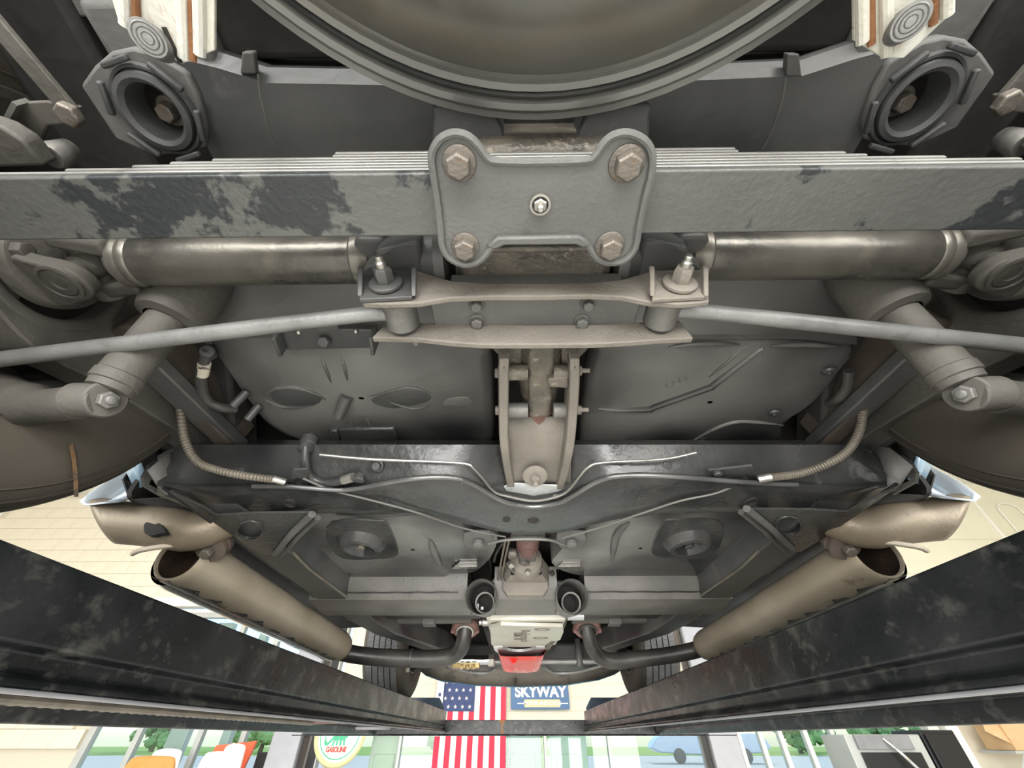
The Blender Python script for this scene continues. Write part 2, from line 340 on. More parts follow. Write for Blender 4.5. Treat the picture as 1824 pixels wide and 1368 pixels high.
for i, x0, x1, c in ((1, -.20, .30, (.42, .47, .43)), (2, -2.02, -1.62, (.66, .64, .55)), (3, .42, .92, (.50, .56, .50))):
    m_ = mat('door_paint_%d' % i, c, tuple(k * 1.06 for k in c), None, 3, (.4, .5), 0, 0)
    d = struct('door_%d' % i, G().box(((x0 + x1) / 2, YW + .24, -.78), (x1 - x0, .05, 1.64)), m_, bevel=.005)
    build('door_panel', G().box(((x0 + x1) / 2, YW + .21, -.45), ((x1 - x0) * .7, .02, .6)), m_, d, bevel=.01); build('door_panel', G().box(((x0 + x1) / 2, YW + .21, -1.15), ((x1 - x0) * .7, .02, .6)), m_, d, bevel=.01)
    build('door_knob', G().ball((x1 - .06, YW + .18, -.75), .03, 8), M_zinc, d)
struct('trim_8', G().box((-4.78, YW + .3, -.1), (.26, .12, 3.0)).box((-4.1, YW + .3, -.1), (.12, .12, 3.0)), M_greyf, bevel=.01)
wp = struct('trim_9', G().box((4.25, YW + .1, 1.08), (3.3, .1, 1.04)), M_whitewall)
for x in (3.4, 4.3, 5.2): build('panel_joint', G().box((x, YW + .046, 1.08), (.012, .012, 1.0)), M_mortar, wp)
build('panel_joint', G().box((4.25, YW + .046, 1.25), (3.2, .012, .014)), M_mortar, wp)
rtg = thing('red_tag', 'small red tag on the white panel between side pipe and right runway', 'tag', (3.15, YW + .04, .98))
build('plate', G().box((3.17, YW + .044, 1.03), (.10, .012, .075)), mat('red_tag_paint', (.75, .05, .04), None, None, 3, (.4, .5), 0, 0), rtg, bevel=.004)
# flag, signs
FL = thing('national_flag', 'American flag hung vertically on the pale siding wall left of the blue sign', 'flag', (-.66, YW + .03, -.62))
M_fr = mat('flag_red_cloth', (.62, .03, .07), (.68, .04, .09), None, 20, (.7, .8), 0, .1); M_fw = mat('flag_white_cloth', (.85, .80, .68), (.88, .84, .73), None, 20, (.7, .8), 0, .1)
M_fb = mat('flag_navy_cloth', (.04, .06, .16), (.06, .08, .19), None, 20, (.7, .8), 0, .1)
fx0, fw_, fz1, fz0 = -1.14, .96, 1.32, -.5
for k in range(13):
    x = fx0 + fw_ * (k + .5) / 13
    build('red_stripe' if k % 2 == 0 else 'cream_stripe', G().box((x, YW + .03, (fz0 + fz1) / 2), (fw_ / 13 + .0005, .006, fz1 - fz0)), M_fr if k % 2 == 0 else M_fw, FL)
build('canton', G().box((fx0 + fw_ * 3.5 / 13, YW + .024, .80), (fw_ * 7 / 13, .006, 1.04)), M_fb, FL)
g = G()
for r in range(11):
    for c in range(5 if r % 2 == 0 else 4):
        x = fx0 + .05 + c * .1 + (.05 if r % 2 else 0); z = .33 + r * .092
        g.prism([(x + (.026 if i % 2 == 0 else .010) * math.sin(i * math.pi / 5), YW + .02, z + (.026 if i % 2 == 0 else .010) * math.cos(i * math.pi / 5)) for i in range(10)], (0, .003, 0))
build('stars', g, M_fw, FL, kind='stuff')
SG = thing('shop_sign', 'blue shop sign with white lettering and a gold band beside the flag', 'sign', (.33, YW + .03, .31))
M_sb = mat('sign_blue', (.045, .115, .25), (.052, .13, .275), None, 3, (.4, .5), 0, 0); M_sw = mat('sign_white', (.88, .9, .88), None, None, 3, (.5, .6), 0, 0); M_sg = mat('sign_gold', (.62, .53, .30), None, None, 3, (.5, .6), 0, 0)
build('panel', G().box((.30, YW + .03, .50), (.82, .03, .40)), M_sb, SG, bevel=.004)
text('main_lettering', 'SKYWAY', .170, M_sw, (.31, YW + .012, .490), (1, 0, 0), (0, 0, 1), .003, SG, .006, sx=1.06)
build('gold_band', G().box((.33, YW + .012, .365), (.50, .006, .085)), M_sg, SG)
text('band_lettering', 'MOTOR AND CYCLE', .056, M_sw, (.33, YW + .006, .365), (1, 0, 0), (0, 0, 1), .002, SG, .001)
build('rule', G().box((.04, YW + .012, .365), (.12, .006, .012)), M_sw, SG); build('rule', G().box((.63, YW + .012, .365), (.12, .006, .012)), M_sw, SG)
g = G().box((.33, YW + .012, .635), (.62, .006, .010))
for k in range(5):
    for s in (-1, 1): g.box((.33 + s * (.10 + k * .035), YW + .012, .638), (.012, .007, .05))
build('barbell_emblem', g, M_sw, SG)
BN = thing('narrow_banner', 'narrow white banner with small blue and red marks at the left edge of the flag', 'banner', (-1.17, YW - .02, .1))
build('cloth', G().box((-1.12, YW - .01, .4), (.10, .008, .75)), M_sw, BN)
for k, (z, m) in enumerate(((.46, M_fb), (.38, M_fb), (.30, M_fb), (.22, M_fr))): build('mark', G().box((-1.12, YW - .016, z), (.035, .004, .04)), m, BN)
GS = thing('gasoline_sign', 'round yellow-rimmed white GASOLINE sign with a green dinosaur', 'sign', (-2.33, YW - .12, -.27))
gc = V((-2.36, YW - .10, .06)); M_ye = mat('sign_yellow', (.82, .74, .34), None, None, 3, (.35, .45), 0, 0); M_gr = mat('sign_green', (.05, .38, .20), (.08, .45, .25), None, 20, (.4, .5), 0, 0)
build('rim', G().lathe(gc, (0, -1, 0), [(.30, 0), (.33, .02), (.34, .05), (.325, .075), (.29, .08), (.285, .06)], 48, False), M_ye, GS)
build('face', G().lathe(gc, (0, -1, 0), [(.295, 0), (.295, .055)], 48), M_sw, GS)
build('green_ring', G().lathe(gc, (0, -1, 0), [(.262, .05), (.262, .059), (.25, .059), (.25, .05)], 48, False), M_gr, GS)
dino = [(-.20, -.10), (-.19, -.06), (-.205, -.03), (-.185, -.035), (-.175, -.07), (-.15, -.10), (-.10, -.05), (-.06, .0), (-.02, .045), (.03, .06), (.08, .03), (.11, .02), (.14, .06), (.17, .13), (.195, .17), (.235, .175), (.24, .155), (.205, .145), (.185, .10), (.16, .03), (.125, -.03), (.09, -.055), (.085, -.09), (.095, -.125), (.07, -.125), (.058, -.07), (.045, -.07), (.04, -.125), (.018, -.125), (.012, -.07), (-.005, -.07), (-.01, -.125), (-.032, -.125), (-.03, -.075), (-.05, -.075), (-.065, -.13), (-.09, -.13), (-.07, -.07), (-.09, -.075), (-.14, -.125), (-.175, -.13)]
build('dinosaur_emblem', G().prism([gc + V((x * .95, -.062, z * .95 - .005)) for x, z in dino], (0, .006, 0)), M_gr, GS)
text('sign_lettering', 'GASOLINE', .07, mat('sign_red', (.6, .08, .05), None, None, 3, (.4, .5), 0, 0), gc + V((-.01, -.060, -.165)), (1, 0, 0), (0, 0, 1), .003, GS, .003, sx=.8)
build('bracket', G().box(gc + V((0, .08, 0)), (.08, .12, .08)), M_blackf, GS)

# things seen through the glass of the left bay, and at the right
def chair(x, z, y, m, w, label):
    t = thing('office_chair', label, 'chair', (x, y, -EYE))
    build('backrest', G().prism(sm([V((x + a * w, y, z + b)) for a, b in ((-.5, -.45), (-.52, 0), (-.45, .16), (-.3, .2), (.3, .2), (.45, .16), (.52, 0), (.5, -.45))], 3), (0, .07, 0)), m, t, bevel=.02)
    build('headrest', G().prism(sm([V((x + a * w + .12, y + .04, z + .06 + b)) for a, b in ((-.3, -.2), (-.3, .12), (-.2, .2), (.2, .2), (.3, .12), (.3, -.2))], 3), (0, .06, 0)), M_sw, t, bevel=.02)
    build('seat', G().box((x, y - .2, -1.1), (w, .5, .1)), m, t, bevel=.03)
    build('column', G().tube([(x, y - .1, -1.15), (x, y - .1, -1.55)], .03, 10), M_blackf, t)
    build('post', G().box((x, y + .07, -.75), (.06, .03, .9)), M_blackf, t)
    g = G()
    for k in range(5): g.bar((x, y - .1, -1.54), (x + .3 * math.cos(k * 1.257), y - .1 + .3 * math.sin(k * 1.257), -1.58), .05, .03)
    build('base', g, M_blackf, t)
M_or = mat('orange_upholstery', (.62, .25, .06), (.68, .29, .08), None, 8, (.5, .6), 0, .05); M_orr = mat('orange_red_panel', (.8, .13, .05), None, None, 8, (.4, .5), 0, 0)
chair(-4.55, -.36, 6.6, M_or, .62, 'orange office chair behind the glass of the left bay')
t = thing('display_board', 'orange-red display panel standing behind the left bay glass', 'display board', (-3.62, 6.55, -EYE))
build('panel', G().prism([(-3.95, 6.55, -.55), (-3.40, 6.55, -.55), (-3.30, 6.55, -.02), (-3.78, 6.55, -.06)], (0, .04, 0)), M_orr, t); build('stand', G().box((-3.6, 6.62, -1.07), (.06, .05, 1.06)), M_blackf, t); build('foot', G().box((-3.6, 6.6, -1.58), (.5, .3, .04)), M_blackf, t)
t = thing('desk_monitor', 'black desk monitor beside the white chair in the left bay', 'monitor', (-3.05, 6.5, -.55)); build('screen', G().box((-3.02, 6.5, -.28), (.36, .05, .32)), M_blackf, t, bevel=.01); build('neck', G().box((-3.02, 6.54, -.5), (.06, .04, .2)), M_blackf, t); build('base', G().box((-3.02, 6.5, -.59), (.22, .16, .02)), M_blackf, t)
t = thing('desk', 'white desk carrying the black monitor in the left bay', 'desk', (-3.1, 6.5, -EYE)); build('top', G().box((-2.98, 6.5, -.63), (.62, .5, .05)), M_sw, t)
for x in (-3.25, -2.72): build('leg', G().box((x, 6.5, -1.125), (.05, .5, .95)), M_greyf, t)
chair(-3.42, -.31, 6.05, M_sw, .4, 'white office chair next to the black monitor')
t = thing('tool_cabinet', 'grey steel cabinet with a curved chrome handle right of the windows', 'cabinet', (4.7, 6.6, -EYE))
build('body', G().box((4.45, 6.7, -.78), (.92, .5, 1.64)), M_greyf, t, bevel=.01); build('upper_door', G().box((4.42, 6.43, -.03), (.66, .04, .13)), M_lift2, t, bevel=.005); build('dark_door', G().box((4.45, 6.43, -.55), (.70, .04, .86)), M_blackf, t, bevel=.005)
build('handle', G().tube(sm([(4.42, 6.41, .0), (4.50, 6.34, -.12), (4.62, 6.32, -.28), (4.80, 6.36, -.42)], 5, False), .018, 8), M_chrome, t)
t = thing('dark_cabinet', 'tall black cabinet beside the grey steel cabinet', 'cabinet', (5.2, 6.6, -EYE)); build('body', G().box((5.16, 6.72, -.76), (.42, .5, 1.68)), M_blackf, t, bevel=.01); build('door', G().box((5.16, 6.45, -.76), (.36, .03, 1.6)), M_blackf, t, bevel=.005)
struct('trim_7', G().box((5.62, 6.85, -.3), (.16, .2, 2.6)).box((5.44, 6.9, -.3), (.14, .14, 2.6)), M_trimw, bevel=.01)
t = thing('wall_shelf', 'grey wall shelf carrying the cardboard box', 'shelf', (6.5, 6.7, -.13)); build('board', G().box((6.65, 6.75, -.12), (1.3, .5, .025)), M_greyf, t)
for x in (6.2, 6.95): build('bracket', G().bar((x, 6.97, -.5), (x, 6.6, -.14), .03, .03), M_sw, t)
M_card = mat('cardboard', (.55, .36, .19), (.62, .42, .23), None, 6, (.7, .8), 0, .05)
t = thing('cardboard_box', 'brown cardboard box with tape on the wall shelf', 'box', (6.35, 6.7, -.10)); build('carton', G().box((6.36, 6.7, .03), (.66, .4, .27)), M_card, t, bevel=.005); build('tape', G().box((6.5, 6.497, .03), (.07, .004, .272)), M_or, t); build('flap', G().bar((6.02, 6.55, .15), (5.94, 6.52, .0), .3, .006, (0, 1, 0)), M_card, t)

# outdoors, beyond the glass
struct('road', G().box((0, 39, -EYE - .06), (160, 62, .1)), M_road)
struct('lawn', G().box((0, 105, -EYE - .04), (240, 70, .16)), M_grass)
random.seed(4)
def tree(x, y, h, r, label):
    t = thing('tree', label, 'tree', (x, y, -EYE), 'trees beyond the road')
    build('trunk', G().tube([(x, y, -EYE), (x + .2, y, h * .3), (x, y, h * .6)], [.35, .28, .12], 8), M_bark, t)
    g = G()
    for k in range(26):
        c = V((x + random.gauss(0, r * .4), y + random.gauss(0, r * .4), random.uniform(-.4, h * .8)))
        g.ball(c, r * random.uniform(.22, .42), 6, random.uniform(.6, .9))
    for i in range(len(g.v)): g.v[i] += V((random.gauss(0, .14), random.gauss(0, .14), random.gauss(0, .14)))
    build('foliage', g, M_leaf, t, kind='stuff')
for i, (x, y, h, r) in enumerate([(27 + k * 6.6, 76 + (k % 2) * 9, 7 + (k * 7) % 4, 3.0) for k in range(7)] + [(-38 - k * 7.5, 78 + (k % 2) * 9, 7 + (k * 5) % 4, 3.2) for k in range(4)] + [(-12, 79, 7, 3), (2, 82, 8, 3.2)]):
    tree(x, y, h, r, 'leafy green tree on the grass beyond the road')
t = thing('truck_shape', 'pale blue pickup shape beyond the right-hand glass', 'truck', (17, 48, -EYE))  # pale blue form beyond the glass, built as a pickup
M_tr = mat('truck_shape_blue', (.42, .50, .62), (.46, .55, .66), None, 3, (.15, .25), 0, 0, coat=.5)
build('body', G().prism(sm([(x, 47, z - EYE) for x, z in ((12.6, .7), (12.6, 1.7), (13.6, 1.9), (15.2, 1.95), (15.9, 2.9), (18.3, 2.9), (18.8, 1.9), (21.6, 1.9), (21.7, .7))], 3), (0, 2, 0)), M_tr, t, bevel=.08)
build('side_window', G().prism([(15.9, 46.97, 2.0 - EYE), (16.2, 46.97, 2.7 - EYE), (18.1, 46.97, 2.7 - EYE), (18.3, 46.97, 2.0 - EYE)], (0, .05, 0)), M_blackf, t)
for x in (14.2, 20.0): build('wheel', G().lathe((x, 46.9, .5 - EYE), (0, 1, 0), [(.3, 0), (.5, .02), (.5, .3), (.3, .32)], 20), M_tread, t)
t = thing('garden_bush', 'yellow-green bush outside the glazed door', 'bush', (.45, 9.5, -EYE)); g = G()
for k in range(30): g.ball((.45 + random.gauss(0, .22), 9.5 + random.gauss(0, .2), -1.0 + random.gauss(0, .33)), random.uniform(.1, .2), 6)
for i in range(len(g.v)): g.v[i] += V((random.gauss(0, .03), random.gauss(0, .03), random.gauss(0, .03)))
build('foliage', g, mat('yellow_green_leaves', (.38, .48, .10), (.6, .66, .28), None, 8, (.7, .9), 0, .2), t, kind='stuff'); build('stem', G().tube([(.45, 9.5, -1.6), (.45, 9.5, -1.0)], .04, 8), M_bark, t)

# ------------------------------------------------------------------ four-post lift
LF = thing('car_lift', 'black four-post car lift carrying the car on two runways', 'car lift', (0, 1.1, -EYE))
def runway(s, xi, label):
    """C-shaped runway: plain upper web, stepped lower web with a bright bottom lip"""
    xo = xi + s * .50; y0, y1 = -1.3, 3.5
    prof = [(xi, .140), (xi, .069), (xi + s * .012, .066), (xi + s * .012, .050), (xi - s * .004, .042), (xi - s * .004, .0345), (xi + s * .018, .0345), (xi + s * .018, .060), (xo - s * .03, .060), (xo - s * .03, .045), (xo - s * .02, .021), (xo, .021), (xo, .140)]
    o = build('runway', G().prism([(x, y0, z) for x, z in prof], (0, y1 - y0, 0)), M_lift, LF, label, bevel=.003, segs=2)
    build('bottom_lip', G().box((xi - s * .003, (y0 + y1) / 2, .0335), (.012, y1 - y0, .004)), M_lift2, o, bevel=.0015)
    build('cross_stiffener', G().box(((xi + xo) / 2, 1.55, .105), (.42, .06, .05)).box(((xi + xo) / 2, .3, .105), (.42, .06, .05)).box(((xi + xo) / 2, 2.9, .105), (.42, .06, .05)), M_lift, o)
    sp = [(xi + s * .005, 3.40, .113), (xi + s * .005, 3.40, .155), (xi + s * .045, 3.40, .208), (xo, 3.40, .208), (xo, 3.40, .113)]
    build('wheel_stop', G().prism(sp, (0, .012, 0)), M_liftblue, LF, 'dark blue steel wheel stop plate', bevel=.003)
    return o
rl = runway(-1, -.51, None); rr_ = runway(1, .44, None)
build('weld_seam', G().box((-.5135, 1.105, .1045), (.002, .004, .068)), M_lift2, rl)
pts = [(-.572, -.9 + k * .006, .0315) for k in range(380)]
build('wire_rope', G().tube(pts, [.0050 + .0007 * ((k % 3) == 0) for k in range(380)], 10), M_coil, LF, 'twisted steel wire rope')
build('rope_guide', G().prism([(-.58, 1.35, .028), (-.55, 1.35, .040), (-.58, 2.0, .046), (-.64, 1.5, .030)], (0, 0, .018)), M_redox, LF, bevel=.003)
build('rope_pulley', G().lathe((-.68, 2.35, .030), (0, 0, 1), [(.02, 0), (.075, 0), (.08, .008), (.07, .014), (.08, .02), (.075, .03), (.02, .03)], 28), M_lift2, LF)
cb = build('crossbeam', G().prism([(-1.55, 3.52, z) if i == 0 else (-1.55, 3.52 + dy, z) for i, (dy, z) in enumerate(((0, .0955), (0, .021), (-.012, .021), (-.012, .0145), (.14, .0145), (.14, .0955)))], (3.0, 0, 0)), M_lift, LF, bevel=.003)
build('rust_mark', G().prism([(-.125 + x, 3.5195, z) for x, z in ((-.022, .094), (.018, .094), (.016, .082), (.006, .078), (.004, .05), (.012, .034), (.010, .026), (-.008, .024), (-.006, .036), (-.004, .06), (-.008, .08), (-.02, .084))], (0, .002, 0)), M_rust, cb, 'rust scar on the beam')
build('rear_crossbeam', G().box((-.05, -1.25, .075), (3.0, .14, .10)), M_lift, LF)
for x, y in ((-1.58, 3.59), (1.36, 3.59), (-1.58, -1.3), (1.36, -1.3)):
    s = 1 if x > 0 else -1
    g = G().prism([(x - .10, y - .08, -EYE), (x + .10, y - .08, -EYE), (x + .10, y + .12, -EYE), (x - .10, y + .12, -EYE)], (0, 0, 2.75))
    po = build('column', g, M_lift2, LF, bevel=.01)
    build('latch_ladder', G().box((x - s * .103, y + .01, -.25), (.01, .09, 2.6)), M_blackf, po)
    build('base_plate', G().box((x, y, -EYE + .01), (.36, .36, .02)), M_lift, po)

# ------------------------------------------------------------------ the car, seen from below
CAR = thing('car', 'classic sports car raised on the lift, its dark underside and side pipes showing', 'car', (0, 1.4, .14))
def pz(l, Z): return [U(x, y, Z=Z) for x, y in l]
def py_(l, Y): return [U(x, y, Y=Y) for x, y in l]
def part(name, g, m, label=None, **k): return build(name, g, m, CAR, label, **k)
def mirpx(l): return [(1920 - x, y) for x, y in l]

# spare wheel tub
tc = V((.002, -.254, 0))
prof = [(.001, .335), (.10, .336), (.17, .342), (.225, .352), (.262, .366), (.290, .384), (.308, .402), (.316, .412), (.320, .4135), (.322, .4095), (.327, .4095), (.329, .414), (.333, .415), (.336, .4105), (.341, .4105), (.344, .415), (.349, .416), (.350, .425), (.345, .43), (.30, .44)]
tub = part('spare_wheel_tub', G().lathe(tc, (0, 0, 1), prof, 96), M_tub, 'round black tub for the spare wheel', smooth=25)
# (the seam ring sits in the tub's outer groove)
build('seam_ring', G().lathe(tc, (0, 0, 1), [(.3285, .4125), (.3305, .409), (.3325, .4125)], 96, False), M_black, tub)
build('tub_crease', G().tube([tc + V((x, y, z)) for x, y, z in ((-.11, .10, .3375), (-.085, .17, .345), (-.058, .235, .3555))], [.001, .0022, .001], 8), M_tub, tub)

# leaf spring
SY0, SY1 = .118, .174; syc = (SY0 + SY1) / 2
sp = part('leaf_spring', G().box((0, syc, .358), (1.7, SY1 - SY0, .008)), M_spring, 'transverse grey leaf spring with flaking paint', bevel=.0018)
for k, (a, b) in enumerate(((-.80, .80), (-.42, .425), (-.365, .365), (-.335, .30), (-.30, .285), (-.19, .19), (-.19, .19))):
    z = .3665 + k * .0075
    build('spring_leaf', G().box(((a + b) / 2, syc, z), (b - a, SY1 - SY0, .0042)), M_leafedge, sp, bevel=.0008)

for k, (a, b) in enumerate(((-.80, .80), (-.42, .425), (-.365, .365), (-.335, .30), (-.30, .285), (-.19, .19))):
    build('dark_gap_liner', G().box(((a + b) / 2, syc, .3705 + k * .0075), (b - a, SY1 - SY0 - .014, .0040)), M_dark, sp)  # near-black liners, put in so the gaps between leaves look shaded
# spring clamp plate
ol = [(772, 305), (770, 275), (783, 249), (808, 237), (835, 243), (855, 263), (868, 280), (887, 287), (960, 288), (1043, 285), (1060, 276), (1075, 255), (1092, 241), (1118, 237), (1146, 249), (1160, 272), (1160, 305), (1150, 345), (1138, 400), (1131, 440), (1112, 462), (1085, 467), (1062, 458), (1047, 436), (1034, 425), (1010, 423), (905, 425), (884, 429), (868, 450), (850, 466), (825, 470), (800, 458), (788, 436), (785, 400), (778, 345)]
olp = sm(pz(ol, .343), 3)
plate = part('spring_plate', G().prism(olp, (0, 0, .008)), M_plate, 'grey four-eared spring clamp plate')
g = G().tube([p + V((0, 0, -.001)) for p in olp] + [olp[0] + V((0, 0, -.001))], .0034, 8, False)
build('rolled_edge', g, M_plate, plate)
lp = pz([(866, 440), (886, 424), (1034, 421), (1054, 438), (1040, 443), (1026, 437), (900, 438), (880, 446)], .338)
build('bottom_lip', G().prism(lp, (0, 0, .010)), M_plate, plate, bevel=.002)
for (x, y), r, m in (((818, 290), .0106, M_rustbolt), ((1116, 291), .0112, M_rustbolt), ((829, 438), .0102, M_rustbolt), ((1086, 437), .0106, M_rustbolt)):
    p = U(x, y, Z=.343); g = G().hexa(p, (0, 0, -1), r, .0105, r * 1.32)
    g.lathe(p + V((0, 0, -.0118)), (0, 0, -1), [(r * .55, 0), (r * .5, .0006)], 16)
    build('hex_bolt', g, m, plate, bevel=.0008)
p = U(962, 363, Z=.343)
cbt = G().lathe(p, (0, 0, -1), [(.0092, 0), (.0092, .003), (.0072, .003), (.0072, .0005)], 28, False).hexa(p, (0, 0, -1), .0062, .006).lathe(p, (0, 0, -1), [(.0032, .005), (.0032, .011), (.002, .0125)], 14)
build('centre_bolt', cbt, M_zinc, plate)

# differential: cover, ribs, ears, snout
dc = part('differential_cover', G().box((.002, .165, .50), (.165, .11, .19)), M_oily, 'oily differential cover', bevel=.012, segs=3)
for s, xx in ((-1, 830), (1, 1098)):
    q = U(xx, 222, Z=.425)
    g = G().prism(sm([q + V((dx, dy, 0)) for dx, dy in ((-.030, -.006), (-.026, -.016), (.022, -.016), (.03, -.006), (.034, .03), (-.03, .03))], 3), (0, 0, .05))
    if s > 0: g = G().prism(sm([q + V((-dx, dy, 0)) for dx, dy in ((-.030, -.006), (-.026, -.016), (.022, -.016), (.03, -.006), (.034, .03), (-.03, .03))], 3), (0, 0, .05))
    build('mounting_ear', g, M_rubber, dc, bevel=.004)
lower = part('differential_case', G().prism([(.002 + x, .20, z) for x, z in ((-.10, .50), (-.088, .415), (-.075, .405), (.082, .405), (.095, .415), (.107, .50), (.107, .58), (-.10, .58))], (0, .16, 0)), M_oily, 'oily differential case', bevel=.008, segs=3)
for k, (y0, z0) in enumerate(((.166, .398), (.178, .400), (.192, .402), (.206, .404))):
    build('cast_rib', G().box((.002, y0 + .006, z0), (.155 - k * .006, .008, .014)), M_oily, lower, bevel=.0025)
for s in (-1, 1): build('side_flange', G().lathe((s * .102, .25, .45), (s, 0, 0), [(.05, 0), (.05, .012), (.036, .014), (.034, .03), (.03, .034)], 24), M_black, lower)
sn = [U(965, 600, Z=.385), U(965, 660, Z=.382), U(963, 700, Z=.383), U(961, 742, Z=.386)]
snout = part('pinion_snout', G().tube([p + V((0, 0, .036)) for p in sn], [.036, .034, .033, .030], 28), M_oily, 'oily pinion snout')
build('snout_rib', G().bar(sn[0] + V((0, 0, .004)), sn[3] + V((0, 0, .006)), .038, .02, w2=.036), M_oily, snout, bevel=.008, segs=3)
webL = pz([(868, 612), (930, 612), (930, 655), (905, 655)], .395); webR = pz([(1000, 612), (1058, 612), (1020, 652), (1000, 655)], .395)
build('case_web', G().prism(webL, (0, 0, .05)), M_oily, snout, bevel=.003); build('case_web', G().prism(webR, (0, 0, .05)), M_oily, snout, bevel=.003)
for a, b, y in ((905, 940, 663), (985, 1018, 663), (905, 940, 731), (985, 1018, 731)):
    build('mount_lug', G().tube([U(a, y, Z=.385), U(b, y, Z=.385)], .0125 if y > 700 else .012, 16), M_steel if y > 700 else M_oily, snout)
build('stop_lug', G().prism(pz([(975, 676), (1012, 672), (1014, 690), (1008, 692), (978, 690)], .372), (0, 0, .02)), M_oily, snout, bevel=.002)
build('nose_face', G().lathe(sn[3] + V((0, .002, .034)), (0, 1, 0), [(.03, 0), (.03, .03), (.022, .034)], 24), M_redox, snout)

# front differential mount: a pressed cradle with two rails
mt = part('carrier_cradle', G().loft([[U(905 + t * 112 / 8 * 1.0, y, Z=z + .010 * (abs(t - 4) / 4) ** 2 * -1) for t in range(9)] for y, z in ((742, .395), (790, .384), (838, .372), (862, .366), (882, .364))]), M_dust, 'dusty tan differential cradle', solid=.004)
for s, l in ((-1, ((897, 655), (897, 700), (897, 745), (898, 790), (903, 830), (910, 868))), (1, ((1024, 655), (1023, 700), (1020, 745), (1016, 790), (1009, 830), (998, 872)))):
    pts = sm([U(x, y, Z=z) for (x, y), z in zip(l, (.367, .362, .357, .352, .349, .350))], 4, False)
    g = G(); wd = [.0075] * len(pts)
    rows = [[p + V((-w, 0, .004)), p + V((-w * .8, 0, 0)), p + V((w * .8, 0, 0)), p + V((w, 0, .004)), p + V((w, 0, .055)), p + V((-w, 0, .055))] for p, w in zip(pts, wd)]
    g.loft([r + [r[0]] for r in rows]); n_ = len(rows[0]) + 1
    g.f += [tuple(range(n_ - 1)), tuple(len(g.v) - n_ + i for i in range(n_ - 1))]
    rail = build('cradle_rail', g, M_dust, mt, bevel=.001)
fk = G()
for x0 in (892, 1018): fk.prism(pz([(x0 - 3, 640), (x0 + 15, 640), (x0 + 13, 668), (x0 + 6, 655), (x0 - 2, 672)], .366), (0, 0, .04))
for x0 in (892, 1018): build('forked_lug', G().prism(pz([(x0 - 3, 640), (x0 + 15, 640), (x0 + 13, 668), (x0 + 6, 655), (x0 - 2, 672)], .366), (0, 0, .04)), M_dust, mt, bevel=.003)
q = U(953, 846, Z=.356)
build('mount_washer', G().lathe(q, (0, -.45, -1), [(.0215, 0), (.0225, .0035), (.020, .005), (.010, .0055)], 36), M_dust, mt)
build('mount_nut', G().hexa(q + V((0, -.002, -.004)), (0, -.35, -1), .0085, .013).lathe(q + V((0, -.006, -.016)), (0, -.35, -1), [(.0045, 0), (.0045, .010), (.003, .0115)], 14), M_dust, mt)
for x, y in ((1030, 660), (1030, 730)):
    q = U(x, y, Z=.385); g = G().hexa(q + V((-.002, 0, 0)), (1, 0, 0), .0075, .007).lathe(q, (1, 0, 0), [(.0035, 0), (.0035, .016)], 12)
    build('cross_bolt', g, M_dust, mt)
for x, y in ((889, 664), (889, 731)): build('cross_bolt', G().hexa(U(x, y, Z=.385), (-1, 0, 0), .0075, .006), M_dust, mt)

# strut rod bracket with eccentric adjusters
yb = .245
rf = [(648, 478), (736, 480), (770, 490), (805, 500), (870, 504), (960, 504), (1050, 503), (1105, 498), (1140, 488), (1165, 481), (1258, 479), (1264, 537), (1210, 541), (1160, 538), (1110, 528), (1050, 525), (960, 527), (870, 527), (800, 530), (745, 539), (690, 541), (645, 540)]
rp = [U(x, y, Y=yb) for x, y in rf]
br = part('strut_bracket', G().prism(rp, (0, .007, 0)), M_dust, 'dusty tan strut rod bracket', bevel=.0016)
ff = [(690, 572), (760, 575), (830, 577), (960, 578), (1080, 577), (1150, 573), (1210, 570), (1236, 602), (1180, 604), (1120, 609), (1060, 612), (960, 613), (860, 613), (800, 609), (750, 603), (662, 601)]
build('front_flange', G().prism([U(x, y, Y=.302) for x, y in ff], (0, .008, 0)), M_dust, br, bevel=.0016)
zw = U(960, 527, Y=yb).z + .022
build('web', G().box((.005, .277, zw + .003), (.25, .062, .006)).box((.005, .25, zw + .012), (.20, .006, .03)), M_plate, br, bevel=.002)
for x, y, r in ((849, 541, .0072), (1047, 540, .0070), (850, 571, .0075), (1036, 571, .0075)):
    q = U(x, y, Z=zw); build('hex_bolt', G().hexa(q, (0, 0, -1), r, .008, r * 1.35), M_steel if x < 1000 and y > 560 else M_plate, br, bevel=.0005)
build('tab', G().prism(pz([(734, 606), (744, 606), (744, 616), (738, 616)], .36), (0, 0, .006)), M_dust, br); build('tab', G().prism(pz([(1150, 607), (1162, 607), (1160, 614), (1154, 614)], .36), (0, 0, .006)), M_dust, br)
